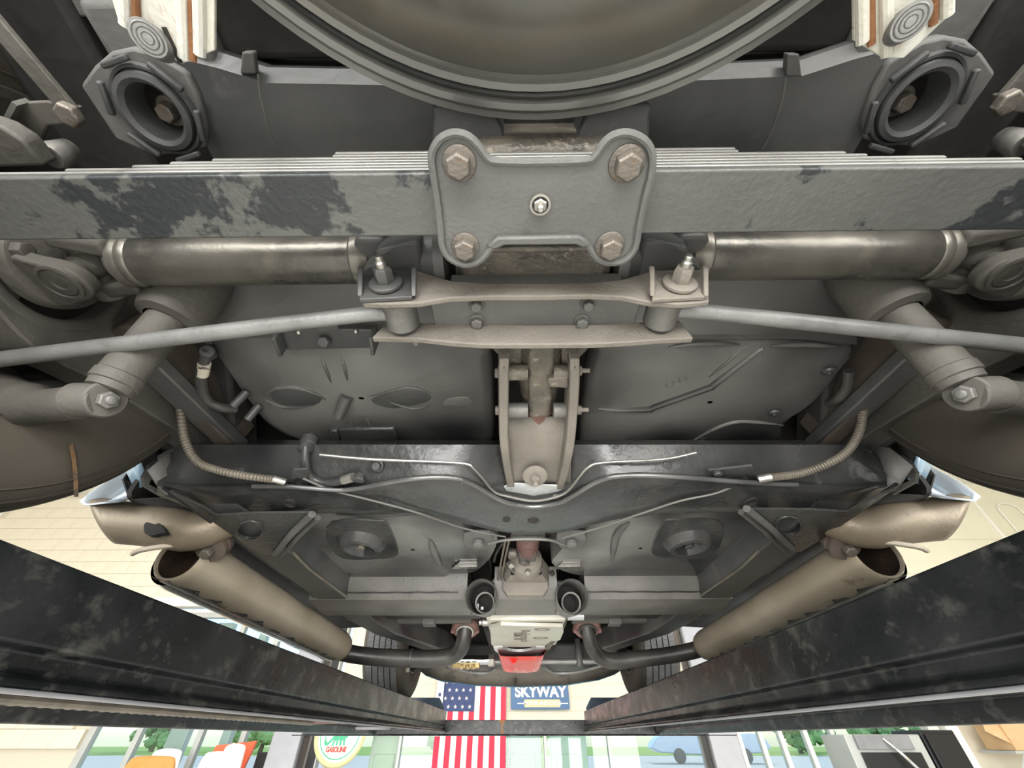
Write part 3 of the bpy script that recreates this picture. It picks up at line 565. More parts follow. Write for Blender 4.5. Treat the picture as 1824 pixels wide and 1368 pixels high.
def adjuster(cx, m, lab):
    q = [(cx - 50, 496), (cx + 44, 496), (cx + 42, 528), (cx - 48, 534)]
    ap = part('adjuster_plate', G().prism([U(x, y, Y=yb - .006) for x, y in ((cx - 48, 482), (cx + 46, 480), (cx + 44, 528), (cx - 50, 533))], (0, .005, 0)), m, lab, bevel=.001)
    for sx in (-1, 1):
        x = cx - 50 if sx < 0 else cx + 46
        build('cam_tab', G().prism([U(x - 4, 478, Y=yb - .024), U(x + 5, 478, Y=yb - .024), U(x + 5, 528, Y=yb - .006), U(x - 4, 528, Y=yb - .006)], (0, 0, .006)), m, ap, bevel=.001)
    c = U(cx - 2, 506, Y=yb - .008)
    build('eccentric_washer', G().lathe(c, (0, -1, 0), [(.0185, 0), (.0185, .003), (.016, .0045)], 32), m, ap)
    build('castle_nut', G().hexa(c + V((0, -.004, 0)), (0, -1, 0), .0105, .017, 0, .2), m, ap, bevel=.0006)
    build('stud_end', G().lathe(c + V((0, -.02, 0)), (0, -1, 0), [(.0058, 0), (.0058, .007), (.0042, .0085), (.0042, .013), (.003, .014)], 16), M_zinc, ap)
adjuster(690, M_black, 'glossy black eccentric adjuster plate'); adjuster(1212, M_dust, None)
# strut rods
rodg = G().tube(sm([(-.168, .276, .372), (-.20, .279, .372), (-.30, .288, .366), (-.78, .334, .338)], 4, False), [.0095] * 4 + [.0092] * 4 + [.0098] * 4 + [.0108], 18)
rods = pair('strut_rod', rodg, M_rod, CAR)
pair('rod_eye', G().lathe((-.156, .258, .3755), (0, 1, -.05), [(.017, 0), (.0195, .003), (.0195, .037), (.017, .04)], 28), M_steel, rods)
pair('rod_bush', G().lathe((-.156, .254, .3757), (0, 1, -.05), [(.014, 0), (.014, .05)], 24), M_rubber, rods)

# half shafts with universal joints
hs = pair('half_shaft', G().tube([(-.212, .25, .45), (-.50, .25, .45)], .0315, 40), M_shaft, CAR)
pair('tube_weld', G().lathe((-.498, .25, .45), (-1, 0, 0), [(.0315, -.008), (.0335, -.005), (.0335, .0), (.032, .004), (.0335, .008), (.0335, .014), (.029, .018)], 40, False), M_shaft, hs)
pair('tube_weld', G().lathe((-.214, .25, .45), (1, 0, 0), [(.0315, -.006), (.0338, -.003), (.0338, .003), (.030, .01), (.026, .016)], 40, False), M_shaft, hs)
iy = G().bar((-.215, .232, .45), (-.165, .222, .45), .05, .03, w2=.05).bar((-.215, .27, .45), (-.165, .278, .45), .05, .03)
iy = G().prism([(-.212, .222, .43), (-.205, .212, .43), (-.175, .212, .425), (-.168, .225, .43), (-.168, .278, .43), (-.175, .288, .43), (-.212, .28, .43)], (0, 0, .042))
iyk = pair('inner_yoke', iy, M_black, CAR, bevel=.006, segs=3)
pair('bearing_cap', G().lathe((-.184, .25, .404), (0, 0, 1), [(.015, 0), (.017, .002), (.017, .09), (.015, .092)], 24), M_black, iyk)
pair('cross_pin', G().lathe((-.184, .196, .45), (0, 1, 0), [(.014, 0), (.016, .002), (.016, .106), (.014, .108)], 24), M_black, iyk)
pair('flange_yoke', G().prism([(-.180, .218, .408), (-.150, .212, .408), (-.128, .212, .42), (-.128, .29, .42), (-.15, .29, .408), (-.18, .284, .408)], (0, 0, .085)), M_black, iyk, bevel=.006, segs=3)
ocx = -.563
oy = G().tube([(-.505, .25, .45), (-.525, .25, .45)], [.030, .026], 28)
for s in (-1, 1): oy.bar((-.51, .25 + s * .026, .45), (-.575, .25 + s * .037, .45), .022, .046, up=(0, 0, 1), w2=.016, h2=.042)
oyk = pair('outer_yoke', oy, M_axle, CAR, bevel=.005, segs=3)
pair('yoke_ear', G().lathe((ocx, .292, .45), (0, 1, 0), [(.021, -.012), (.023, -.008), (.023, .004), (.017, .008)], 24), M_axle, oyk)
ear = sm([V((ocx + a, .25 + b, 0)) for a, b in ((-.034, -.030), (-.012, -.026), (.018, -.016), (.028, .002), (.022, .020), (-.004, .030), (-.034, .032))], 4)
fy = G().prism([p + V((0, 0, .402)) for p in ear], (0, 0, .018))
fyk = pair('flange_yoke', fy, M_axle, CAR, bevel=.004, segs=3)
pair('cap_ring', G().lathe((ocx, .25, .402), (0, 0, -1), [(.0235, -.004), (.0235, .003), (.0195, .004), (.0185, -.001), (.0185, -.006)], 32), M_axle, fyk)
pair('bearing_cap', G().lathe((ocx, .25, .400), (0, 0, -1), [(.017, -.006), (.017, .000), (.009, .001), (.008, -.001)], 28), M_axle, fyk)
pair('cross', G().tube([(ocx, .25, .41), (ocx, .25, .49)], .012, 16).tube([(ocx, .205, .45), (ocx, .295, .45)], .013, 16).ball((ocx, .25, .45), .022, 8), M_axle, fyk)
fl = G().lathe((-.606, .25, .45), (-1, 0, 0), [(.052, -.010), (.058, -.008), (.060, -.004), (.060, .008), (.05, .012)], 40)
flg = pair('axle_flange', fl, M_axle, CAR)
for ang in (45, 135, 225, 315):
    c = V((-.596, .25 + .047 * math.cos(R(ang)), .45 + .047 * math.sin(R(ang))))
    pair('flange_bolt', G().hexa(c, (1, 0, 0), .010, .012), M_axle, flg, bevel=.001)
# bearing supports and trailing arms
sup = G().lathe((-.634, .262, .46), (1, 0, 0), [(.070, -.06), (.070, .012), (.073, .019), (.082, .022), (.096, .016), (.107, .0), (.110, -.03), (.110, -.06)], 56, False)
sup.prism(sm([V((-.614, .262 + a, .46 + b)) for a, b in ((-.03, -.088), (.05, -.105), (.14, -.085), (.30, -.06), (.42, -.045), (.42, .03), (.2, .05), (.1, .09), (.06, .06), (.08, -.03), (.03, -.075))], 4), (-.05, 0, 0))
sp_ = pair('bearing_support', sup, M_axle, CAR, bevel=.006)
pair('support_bore', G().lathe((-.66, .262, .46), (1, 0, 0), [(.073, 0), (.073, .02), (.05, .02), (.03, .01)], 40), M_dark, sp_)
pair('rod_fork', G().bar((-.632, .235, .43), (-.690, .275, .352), .05, .045, up=(0, 1, 0), w2=.04, h2=.06), M_axle, sp_, bevel=.008, segs=3)
pair('rod_knuckle', G().lathe(U(-20, 684, X=-.72), (.25, 1, 0), [(.022, 0), (.026, .004), (.026, .06), (.022, .064)], 28), M_axle, sp_, bevel=.002)
pair('shock_arm', G().tube(sm([U(-90, 640, X=-.80), U(10, 706, X=-.68), U(70, 722, X=-.61), U(140, 716, X=-.545)], 4, False), [.030] * 4 + [.027] * 4 + [.0205] * 5, 20), M_axle, sp_)
arm = G().bar(U(250, 560, X=-.60), U(426, 782, X=-.56), .035, .085, w2=.035, h2=.07)
arm = pair('trailing_arm', arm, mat('brown_dusty_arm', (.05, .04, .031), (.085, .066, .05), (.11, .065, .038), 5, (.6, .8), 0, .25, 120, .62, .2), CAR, bevel=.006)
pair('arm_flange', G().bar(U(258, 640, X=-.592), U(432, 806, X=-.555), .045, .022), M_black, arm, bevel=.003)

# rear wheels
def tyre(cx, cy, cz, s, tread):
    pf = [(.195, -.100), (.205, -.108), (.225, -.113), (.255, -.116), (.285, -.114), (.305, -.108), (.318, -.100), (.327, -.090), (.332, -.080)]
    inn = [(r, h) for r, h in pf]; out = [(r, -h) for r, h in reversed(pf)]
    if tread:
        mid = []; xs = [-.080, -.049, -.045, -.018, -.014, .014, .018, .045, .049, .080]
        for i, x in enumerate(xs): mid.append((.326 if False else .333, x))
        mid = []
        for a, b in ((-.080, -.0495), (-.0445, -.0185), (-.0135, .0135), (.0185, .0445), (.0495, .080)):
            mid += [(.325, a), (.325, b)]
        prof = inn + mid + out
    else: prof = inn + [(.335, -.06), (.336, 0), (.335, .06)] + out
    return G().lathe((cx, cy, cz), (s, 0, 0), prof, 96, False)
def wheel(cx, cy, s, name, front, label):
    cz = .4775
    w = part(name, tyre(cx, cy, cz, s, front), M_tyre, label, smooth=30)
    rim = [(.197, -.104), (.201, -.108), (.197, -.110), (.188, -.104), (.182, -.085), (.165, -.07), (.16, .03), (.13, .045), (.07, .04), (.001, .04)]
    build('rim', G().lathe((cx, cy, cz), (s, 0, 0), rim, 56, False), M_axle if not front else M_black, w)
    return w
for s in (-1, 1):
    w = wheel(s * .744, .262, s, 'rear_wheel', False, 'rear wheel with a brown dusty tyre')
for w in [o for o in CAR.children if o.name.startswith('rear_wheel')]:
    s = -1 if w.location.x < 0 else 1
    for rad, off in ((.214, -.1115), (.302, -.1085), (.3185, -.0995), (.3275, -.0885)):
        build('sidewall_ridge', G().lathe((s * .744, .262, .4775), (s, 0, 0), [(rad - .0022, off), (rad, off - .0028), (rad + .0022, off + .0005)], 96, False), M_tyre, w)
lw = [o for o in CAR.children if o.name == 'rear_wheel'][0]
build('rust_streak', G().loft([[U(126 + dx + wv, y, X=-.6255) for dx in (-4, 0, 4)] for y, wv in ((790, 0), (815, 5), (840, 8), (862, 9), (885, 10))]), M_tanrust, lw, 'rusty streak on the tyre wall')
# shock absorbers
sa_, sb_ = U(178, 714, X=-.515), U(362, 496, Z=.50)
ax = (sb_ - sa_).normalized()
sh = pair('shock_absorber', G().lathe(sa_ + ax * .022, ax, [(.012, -.010), (.0225, -.008), (.0235, .0), (.0258, .001), (.0258, .013), (.0242, .0145), (.0242, .15)], 36), M_axle, CAR)
pair('dust_shield', G().lathe(sa_ + ax * .125, ax, [(.027, .0), (.038, .004), (.041, .012), (.041, .12), (.03, .13)], 36, False), M_axle, sh)
pair('lower_eye', G().lathe(sa_ + V((.006, -.002, 0)), (-1, .02, .02), [(.018, 0), (.020, .002), (.0205, .034), (.018, .037)], 28), M_axle, sh)
pair('eye_washer', G().lathe(sa_ + V((.008, -.002, -.0)), (1, -.25, -.35), [(.021, -.006), (.0215, 0), (.0195, .003)], 32), M_axle, sh)
pair('eye_nut', G().hexa(sa_ + V((.011, -.003, -.001)), (1, -.25, -.35), .0105, .009).lathe(sa_ + V((.018, -.005, -.003)), (1, -.25, -.35), [(.0055, 0), (.0055, .005), (.004, .006)], 16), M_steel, sh, bevel=.0005)

# rear cross member with its end cushions
rc = G(); rows = []
for x, a, b, zz in ((-.345, .040, .150, .462), (-.30, .052, .145, .468), (-.26, .064, .140, .470), (-.10, .068, .140, .470), (.10, .068, .140, .470), (.26, .064, .140, .470), (.30, .052, .145, .468), (.345, .040, .150, .462)):
    rows.append([V((x, a + .0, zz + .06)), V((x, a, zz + .014)), V((x, a + .010, zz)), V((x, b, zz)), V((x, b + .01, zz + .07)), V((x, a, zz + .06))])
xm = part('rear_cross_member', rc.loft(rows), M_black, 'black rear cross member tube', smooth=30)
for x, y0, y1 in ((440, 92, 132), (1414, 96, 136)):
    s = -1 if x < 900 else 1
    build('weld_strap', G().prism(pz([(x - 10, y0), (x + 10, y0), (x + 14, y1 - 4), (x + 15, y1), (x - 13, y1), (x - 12, y1 - 10)], .468), (0, 0, .01)), M_darkpad, xm, bevel=.002)
    seam = [(x + s * -14 if False else x - s * 20 * 0 + (20 if s < 0 else -14), y1), (x + (24 if s < 0 else -20), y1 + 40), (x + (38 if s < 0 else -38), y1 + 95), (x + (50 if s < 0 else -55), y1 + 130)]
    build('sleeve_edge', G().tube([U(a, b, Z=.4695) for a, b in seam], .0012, 6), M_darkpad, xm)
padL = [(142, 152), (166, 118), (196, 92), (232, 84), (270, 92), (330, 128), (352, 170), (368, 225), (366, 262), (330, 272), (275, 278), (244, 266), (205, 248)]
cl = U(280, 199, Z=.455)
def mk(l): return pz(l, .458)
hole_ = [cl + V((.026 * math.cos(t), .026 * math.sin(t), .003)) for t in [k * math.pi / 14 for k in range(28)]]
pd = pair('cushion_bracket', G().holed(mk(padL), [hole_], (0, 0, .02)), M_darkpad, CAR, bevel=.003)
pair('rubber_ring', G().lathe(cl + V((0, 0, .004)), (0, 0, -1), [(.037, -.006), (.0385, .002), (.037, .006), (.0345, .006), (.034, .003), (.033, .003), (.0325, .010), (.028, .0115), (.0240, .008), (.0230, -.02)], 48, False), M_rubber, pd)
cup = G().lathe(cl + V((0, 0, .012)), (0, 0, -1), [(.026, -.004), (.024, -.022), (.018, -.030), (.001, -.031)], 36, False)
pair('cushion_cup', cup, M_dark, pd)
pair('cushion_bolt', G().hexa(cl + V((-.010, .006, .036)), (0, 0, -1), .0098, .016).lathe(cl + V((-.010, .006, .036)), (0, 0, -1), [(.014, 0), (.014, .004)], 24), M_rustbolt, pd, bevel=.0008)
for k in range(6):
    a = 2 * math.pi * k / 6 + .3
    tg = V((-math.sin(a), math.cos(a), 0)); c = cl + V((math.cos(a), math.sin(a), 0)) * .0400 + V((0, 0, -.004))
    pair('rubber_rib', G().bar(c - tg * .014, c + tg * .014, .005, .006), M_rubber, pd, bevel=.0015)
pair('mount_block', G().box(cl + V((.02, -.05, .04)), (.10, .06, .05)), M_darkpad, pd, bevel=.008)

# white straps
def strap(px, sp, label):
    o = part('bumper_strap', G().prism(pz(px, .40), (0, 0, .004)), M_white, label, bevel=.0008)
    for rib in sp:
        build('pressed_rib', G().tube([U(rib[0], -160, Z=.3985), U(rib[0] + rib[1], rib[2], Z=.3985)], .0042 if rib[3] else .0026, 10), M_white if rib[3] else M_rust, o)
    return o
sl = strap([(190, -160), (199, 0), (212, 44), (322, 114), (382, 90), (382, -160)], ((236, 8, 60, 0), (318, 10, 104, 1), (338, 6, 108, 0), (352, 4, 98, 1), (218, 6, 46, 1)), 'white painted strap with rust streaks')
sr_ = strap([(1520, -160), (1522, 72), (1574, 104), (1610, 104), (1698, 22), (1698, -160)], ((1550, 2, 80, 0), (1576, 4, 98, 1), (1668, -6, 44, 0), (1690, -4, 28, 1), (1534, 2, 76, 1)), 'white painted strap with rust streaks')
def sawn(px, py, parent, rx, ry, tilt, label):
    c = U(px, py, Z=.382); g = G().lathe(c, (tilt, -.25, -1), [(.0125, -.024), (.0125, .0), (.012, .001), (.001, .0015)], 36, sx=rx, sy=ry)
    b = build('round_bar_stub', g, M_saw, parent, label)
    ax, a, q = frame((tilt, -.25, -1))
    for r in (.003, .006, .009): build('saw_ring', G().lathe(c + ax * .0012, ax, [(r, 0), (r + .0008, .0008), (r + .0016, 0)], 28, False, sx=rx, sy=ry), M_saw, parent)
sawn(264, 68, sl, 1.0, .8, .45, 'sawn-off steel bar end'); sawn(1622, 38, sr_, 1.0, .8, -.45, 'sawn-off steel bar end')
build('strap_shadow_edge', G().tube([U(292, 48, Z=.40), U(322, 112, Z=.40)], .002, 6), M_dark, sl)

# rear frame ends, wheel-well skin and bracketry around the cross member
part('rear_floor_skin', G().loft([[V((x, y, z)) for x in (-.95, -.5, 0, .5, .95)] for y, z in ((-.9, .60), (-.2, .60), (.1, .60), (.45, .58), (.62, .52), (.9, .46))]), M_dark, 'dark underbody skin')
rt = pair('rear_frame_rail', G().loft([[V((x + a, y, z + b)) for a, b in ((-.045, 0), (.045, 0), (.05, .09), (-.05, .09), (-.045, 0))] for x, y, z in ((-.46, -.7, .50), (-.47, -.2, .505), (-.49, .05, .51), (-.53, .3, .53), (-.58, .5, .48), (-.605, .66, .37))]), M_dark, CAR, bevel=.008)
pair('bumper_brace', G().prism(sm([U(x, y, Z=.52) for x, y in ((62, -60), (66, 6), (80, 22), (104, 28), (210, 32), (330, 36), (340, 20), (340, -60))], 3), (0, 0, .06)), M_darkpad, CAR, bevel=.01)
pair('cross_bar', G().bar((-.36, .035, .515), (-.10, .035, .515), .05, .04), M_dark, CAR, bevel=.006)
pair('brace_eye', G().lathe(U(402, 4, Z=.50), (0, .2, -1), [(.012, 0), (.017, .0), (.018, .004), (.012, .004), (.012, 0)], 28, False), M_darkpad, CAR)
lk = pair('stay_rod', G().bar(U(-60, -20, Z=.48), U(128, 200, Z=.46), .018, .006), M_axle, CAR, bevel=.001)
bk = pair('stay_bracket', G().prism([U(x, y, Z=.462) for x, y in ((12, 230), (36, 182), (80, 180), (140, 190), (146, 218), (84, 224), (68, 262), (54, 268), (40, 246))], (0, 0, .006)), M_axle, CAR, bevel=.0015)
pair('bracket_flange', G().bar(U(12, 230, Z=.458), U(38, 181, Z=.458), .004, .016), M_steel, bk)
pair('stay_bolt', G().hexa(U(130, 202, Z=.456), (0, 0, -1), .011, .010), M_rustbolt, bk, bevel=.001)
pair('bracket_foot', G().lathe(U(98, 276, Z=.45), (0, 0, -1), [(.010, -.02), (.013, 0), (.011, .006)], 16), M_steel, bk)
pair('bearing_cover', G().prism([U(x, y, Z=.42) for x, y in ((-60, 205), (0, 225), (40, 250), (78, 296), (-60, 300))], (0, 0, .02)), M_axle, CAR, bevel=.003)

# the two big floor tubs ahead of the axle
ZT = .455
def tubshape(bot, top_dz, inset, m, label):
    b = sm(pz(bot, ZT), 3); c = sum(b, V()) / len(b)
    rows = [[c + (p - c) * k + V((0, 0, dz)) for p in b] for k, dz in ((.02, 0), (.90, 0), (.965, .003), (.99, .010), (1.0, .022), (1.03, .12))]
    return part('floor_tub', G().loft(rows, True), m, label, smooth=40)
botL = [(366, 612), (400, 665), (445, 728), (475, 760), (530, 790), (600, 794), (700, 795), (800, 796), (868, 794), (882, 780), (880, 700), (876, 640), (868, 618), (740, 600), (560, 598), (440, 600), (380, 602)]
botR = [(1050, 630), (1040, 700), (1030, 790), (1034, 812), (1080, 816), (1160, 814), (1250, 800), (1330, 806), (1392, 786), (1400, 758), (1455, 720), (1505, 660), (1528, 630), (1520, 614), (1490, 610), (1400, 608), (1300, 606), (1180, 606), (1070, 612)]
tl = tubshape(botL, .1, 0, M_spray, 'left black floor tub with hose stubs'); tr = tubshape(botR, .1, 0, M_spray, 'right black floor tub with pressed ribs')
def ridge(pts, r, par, name='pressed_rib', m=None, Z=ZT):
    l = sm([U(x, y, Z=Z) for x, y in pts], 4, False); n = len(l)
    return build(name, G().tube(l, [r * min(1, .25 + 3 * min(i, n - 1 - i) / n) for i in range(n)], 10), m or M_spray, par)
ridge([(655, 706), (690, 698), (722, 690), (745, 692), (768, 700)], .0035, tl); ridge([(690, 715), (740, 728), (768, 718)], .003, tl)
ridge([(470, 705), (490, 692), (525, 690), (560, 700), (580, 712)], .004, tl); ridge([(472, 712), (510, 726), (560, 722)], .003, tl)
build('pressed_panel', G().prism(sm(pz([(482, 702), (520, 694), (570, 706), (560, 722), (500, 722)], ZT - .001), 3), (0, 0, .006)), M_black, tl, bevel=.001)
build('pressed_panel', G().prism(sm(pz([(660, 712), (725, 694), (764, 702), (760, 716), (700, 728)], ZT - .001), 3), (0, 0, .006)), M_black, tl, bevel=.001)
ridge([(572, 634), (580, 655), (590, 682)], .003, tl); ridge([(608, 634), (614, 655), (619, 678)], .003, tl)
for x in (622, 652): ridge([(x, 744), (x + 10, 764)], .0025, tl)
build('bright_patch', G().prism(sm(pz([(788, 722), (800, 710), (836, 708), (838, 722)], ZT - .0015), 2), (0, 0, .004)), M_steel, tl, bevel=.001)
lipL = build('tub_step', G().prism(pz([(600, 765), (702, 764), (712, 790), (606, 790)], ZT - .006), (0, 0, .02)), M_gloss, tl, bevel=.004)
build('tub_foot', G().prism(pz([(588, 768), (600, 768), (606, 790), (596, 795), (578, 794)], ZT - .010), (0, 0, .02)), M_gloss, tl, bevel=.003)
for par, bx, tx in ((tl, (366, 480, 640, 780, 872), (398, 500, 640, 770, 862)), (tr, (1056, 1180, 1300, 1420, 1526), (1062, 1180, 1300, 1400, 1480))):
    build('tub_rear_wall', G().loft([[U(x, 604 if 400 < x < 1500 else 614, Z=ZT + .004) for x in bx], [U(x, 596, Z=ZT + .012) for x in bx], [U(x, 498, Z=ZT + .05) for x in tx], [U(x, 470, Z=ZT + .12) for x in tx]]), M_spray, par)
# strap bracket across the back edge of the left tub
sb = part('tub_strap_bracket', G().prism(pz([(492, 594), (560, 586), (668, 588), (668, 620), (505, 624)], ZT - .012), (0, 0, .012)), M_black, None, bevel=.002)
build('bracket_ear', G().bar(U(494, 592, Z=ZT - .02), U(506, 624, Z=ZT - .02), .005, .03), M_black, sb, bevel=.001)
build('bracket_ear', G().bar(U(664, 590, Z=ZT - .02), U(668, 622, Z=ZT - .02), .005, .03), M_black, sb, bevel=.001)
build('clip', G().prism(pz([(560, 582), (600, 580), (604, 588), (594, 592), (566, 592)], ZT - .03), (0, 0, .006)), M_black, sb, bevel=.001)
for x, y in ((532, 592), (634, 590)): build('rivet', G().ball(U(x, y, Z=ZT - .013), .004, 6), M_zinc, sb)
build('hex_bolt', G().hexa(U(582, 606, Z=ZT - .012), (0, -.5, -1), .009, .014), M_black, sb, bevel=.0008)
# drain tube and hose stubs
build('drain_tube', G().tube([U(618, 705, Z=ZT), U(603, 742, Z=ZT - .018)], [.0115, .010], 20).tube([U(603, 742, Z=ZT - .018), U(602, 745, Z=ZT - .020)], [.007, .007], 14), M_black, tl)
for a, b in (((440, 698), (414, 724)), ((462, 722), (440, 748))): build('vent_stub', G().tube([U(*a, Z=ZT - .002), U(*b, Z=ZT - .03)], [.0075, .0068], 16), M_black, tl)
# right tub relief: one long stepped rib, lower step, stamps
ridge([(1066, 728), (1100, 730), (1158, 728), (1166, 724), (1262, 690), (1272, 684), (1345, 628), (1360, 622)], .0075, tr)
ridge([(1262, 672), (1300, 640), (1330, 614)], .003, tr)
ridge([(1190, 618), (1250, 612), (1318, 614)], .004, tr); ridge([(1372, 616), (1430, 614), (1500, 618)], .004, tr)
ridge([(1204, 805), (1260, 770), (1306, 752), (1350, 752), (1396, 758)], .004, tr)
for x, y in ((1193, 684), (1216, 676), (1253, 778)):
    build('stamped_ring', G().lathe(U(x, y, Z=ZT - .0005), (0, 0, -1), [(.0062, 0), (.0068, .0008), (.0074, 0)], 24, False), M_spray, tr)
for x, y in ((1378, 734), (1476, 660)): build('drain_plug', G().lathe(U(x, y, Z=ZT - .001), (0, .3, -1), [(.011, 0), (.010, .004), (.005, .005), (.004, .002)], 20), M_black, tr)
for k in range(2): ridge([(1418 + k * 6, 668 + k * 2), (1422 + k * 6, 674)], .0015, tr, 'stamp_mark', M_steel, ZT - .001)
build('rust_spot', G().lathe(U(1060, 808, Z=ZT - .008), (0, 0, -1), [(.004, 0), (.003, .001)], 10), M_dark, tr)

# hoses
vh = part('vent_hose', G().tube(sm([U(372, 622, Z=.45), U(360, 655, Z=.44), U(360, 690, Z=.435), U(372, 715, Z=.43), U(395, 726, Z=.43), U(420, 728, Z=.44)], 5, False), .0085, 14), M_hose, 'black vent hose with a printed paper sleeve')
build('crimp', G().lathe(U(371, 628, Z=.449), (.2, -.35, -.2), [(.009, -.012), (.0105, -.010), (.0105, -.004), (.009, -.002), (.0105, 0), (.0105, .008), (.009, .01)], 18), M_black, vh)
ps = build('paper_sleeve', G().tube([U(364, 646, Z=.4415), U(360.5, 667, Z=.4382)], .0092, 16), M_paper, vh)
text('sleeve_print', '4427', .008, M_ink, U(362, 656, Z=.4288), (1, .05, 0), (-.05, 1, .2), .0004, vh)
part('vent_hose', G().tube(sm([U(1512, 660, Z=.45), U(1508, 690, Z=.44), U(1490, 712, Z=.44), U(1465, 722, Z=.46)], 5, False), .008, 14), M_hose, 'short dark vent hose')
def armoured(pts, Z0, Z1, label, ends):
    l = sm([U(x, y, Z=Z0[i]) for i, (x, y) in enumerate(pts)], 26, False)
    return part('brake_hose', G().tube(l, [.0068 if k % 3 else .0054 for k in range(len(l))], 10), M_coil, label)
hl = armoured([(296, 640), (312, 682), (321, 730), (330, 785), (352, 822), (390, 838), (440, 848), (488, 854)], (.475, .450, .415, .372, .345, .336, .333, .332), .332, 'dusty armoured brake hose at the left', None)
build('hose_end', G().tube([U(486, 853, Z=.332), U(508, 859, Z=.332)], .006, 12), M_zinc, hl)
hr = armoured([(1568, 640), (1546, 690), (1538, 730), (1530, 770), (1508, 805), (1470, 828), (1430, 842), (1395, 848), (1372, 850)], (.475, .45, .415, .38, .352, .338, .335, .333, .332), .332, 'dusty armoured brake hose at the right', None)
build('hose_end', G().tube([U(1374, 850, Z=.332), U(1350, 854, Z=.332)], .007, 12), M_zinc, hr)

# kick-up cross member
col = [(280, 862, 880), (330, 868, 902), (380, 869, 915), (450, 867, 914), (520, 868, 913), (600, 874, 913), (640, 871, 914), (680, 863, 914), (720, 856, 914), (760, 852, 917), (800, 852, 925), (830, 858, 932), (855, 871, 938), (880, 886, 944), (905, 897, 948), (950, 904, 950), (995, 897, 948), (1018, 886, 944), (1042, 871, 938), (1066, 858, 932), (1095, 850, 925), (1135, 848, 917), (1180, 849, 913), (1240, 853, 912), (1300, 858, 912), (1360, 862, 912), (1420, 864, 912), (1480, 868, 910), (1530, 868, 898), (1580, 864, 880)]
rows = []
for x, b, c in col:
    top = 792 if 300 < x < 1560 else 820
    k = max(0, 1 - abs(x - 950) / 110)
    rows.append([U(x, top - 8, Z=.43), U(x, top, Z=.392), U(x, top + (b - top) * .45, Z=.366 + .012 * k), U(x, b - 7, Z=.343), U(x, b - 2, Z=.332), U(x, b + 2, Z=.330), U(x, b + (c - b) * .35, Z=.336), U(x, b + (c - b) * .8, Z=.334), U(x, c, Z=.336), U(x, c + 1, Z=.345), U(x, c + 2, Z=.42)])
kx = part('kickup_cross_member', G().loft(rows), M_gloss, 'glossy black arched frame cross member', smooth=50)
lipp = [U(x, b - 1, Z=.3285) for x, b, c in col[3:-3]]
build('rolled_lip', G().tube(sm(lipp, 3, False), .0042, 10), M_lipm, kx)
for x, y in ((672, 829), (1185, 828)): build('hex_bolt', G().hexa(U(x, y, Z=.36), (0, -.8, -.7), .0085, .008, .012), M_gloss, kx, bevel=.0006)
for x, y, r in ((517, 896, .0098), (1338, 893, .0098)): build('hole_shade_disc', G().lathe(U(x, y, Z=.3345), (0, -.1, -1), [(r, -.002), (r * 1.25, 0), (r * 1.15, .003), (r, .002), (r * .85, -.004), (.001, -.006)], 24, False, sx=1.1, sy=.95), M_dark, kx)  # dark discs in place of open holes, the shade put into their colour
for x, y, w in ((566, 904, 14), (1285, 900, 12), (902, 927, 7), (950, 929, 10)): build('slot_shade_disc', G().prism(sm([U(x + w * math.cos(t), y + 3.4 * math.sin(t), Z=.333) for t in [k * math.pi / 6 for k in range(12)]], 1), (0, 0, .004)), M_dark, kx)  # dark patches standing for the shade inside narrow slots
g = G().prism(pz([(912, 936), (970, 936), (972, 962), (940, 966), (908, 962)], .338), (0, 0, .006)); build('centre_bracket', g, M_gloss, kx, bevel=.002)
build('aluminium_shim', G().prism(pz([(898, 868), (910, 862), (1000, 866), (1008, 872), (1000, 886), (950, 893), (912, 888)], .352), (0, 0, .003)), M_alub, kx)
# brake line along the cross member, hose brackets
bl = part('brake_line', G().tube(sm([U(x, y, Z=z) for x, y, z in ((570, 810, .363), (660, 818, .357), (760, 822, .355), (828, 826, .353), (845, 836, .347), (862, 855, .341), (880, 876, .336), (905, 884, .333), (950, 892, .329), (990, 885, .333), (1012, 874, .336), (1030, 852, .341), (1048, 832, .347), (1075, 824, .353), (1180, 818, .357), (1240, 806, .363))], 5, False), .0026, 8), M_line, 'bright steel brake line')
build('line_clip', G().box(U(990, 885, Z=.340), (.010, .012, .006)), M_coil, bl, bevel=.001)
g = G().holed(pz([(512, 862), (522, 838), (546, 836), (552, 870), (535, 876)], .340), [[U(531 + 8 * math.cos(t), 859 + 7 * math.sin(t), Z=.340) for t in [k * math.pi / 8 for k in range(16)]]], (0, 0, .004))
part('hose_bracket', g, M_gloss, 'hose bracket at the left', bevel=.0006)
g = G().holed(pz([(1262, 838), (1340, 830), (1350, 862), (1316, 866), (1300, 862), (1280, 852)], .341), [[U(1329 + 7 * math.cos(t), 853 + 7 * math.sin(t), Z=.341) for t in [k * math.pi / 8 for k in range(16)]]], (0, 0, .004))
hb = part('hose_bracket', g, M_gloss, 'hose bracket at the right', bevel=.0006); build('hex_bolt', G().hexa(U(1277, 841, Z=.341), (0, 0, -1), .008, .007), M_gloss, hb, bevel=.0006)
fh = part('fuel_hose', G().tube(sm([U(545, 795, Z=.385), U(544, 820, Z=.365), U(550, 845, Z=.352), U(568, 858, Z=.345), U(595, 860, Z=.342), U(622, 852, Z=.342)], 6, False), .0075, 16), M_gloss, 'glossy black fuel hose with an elbow')
build('hose_nut', G().lathe(U(551, 786, Z=.40), (-.08, .10, -.9), [(.012, -.012), (.0155, -.008), (.0155, .004), (.0135, .006), (.0135, .020), (.010, .022)], 24), M_gloss, fh)
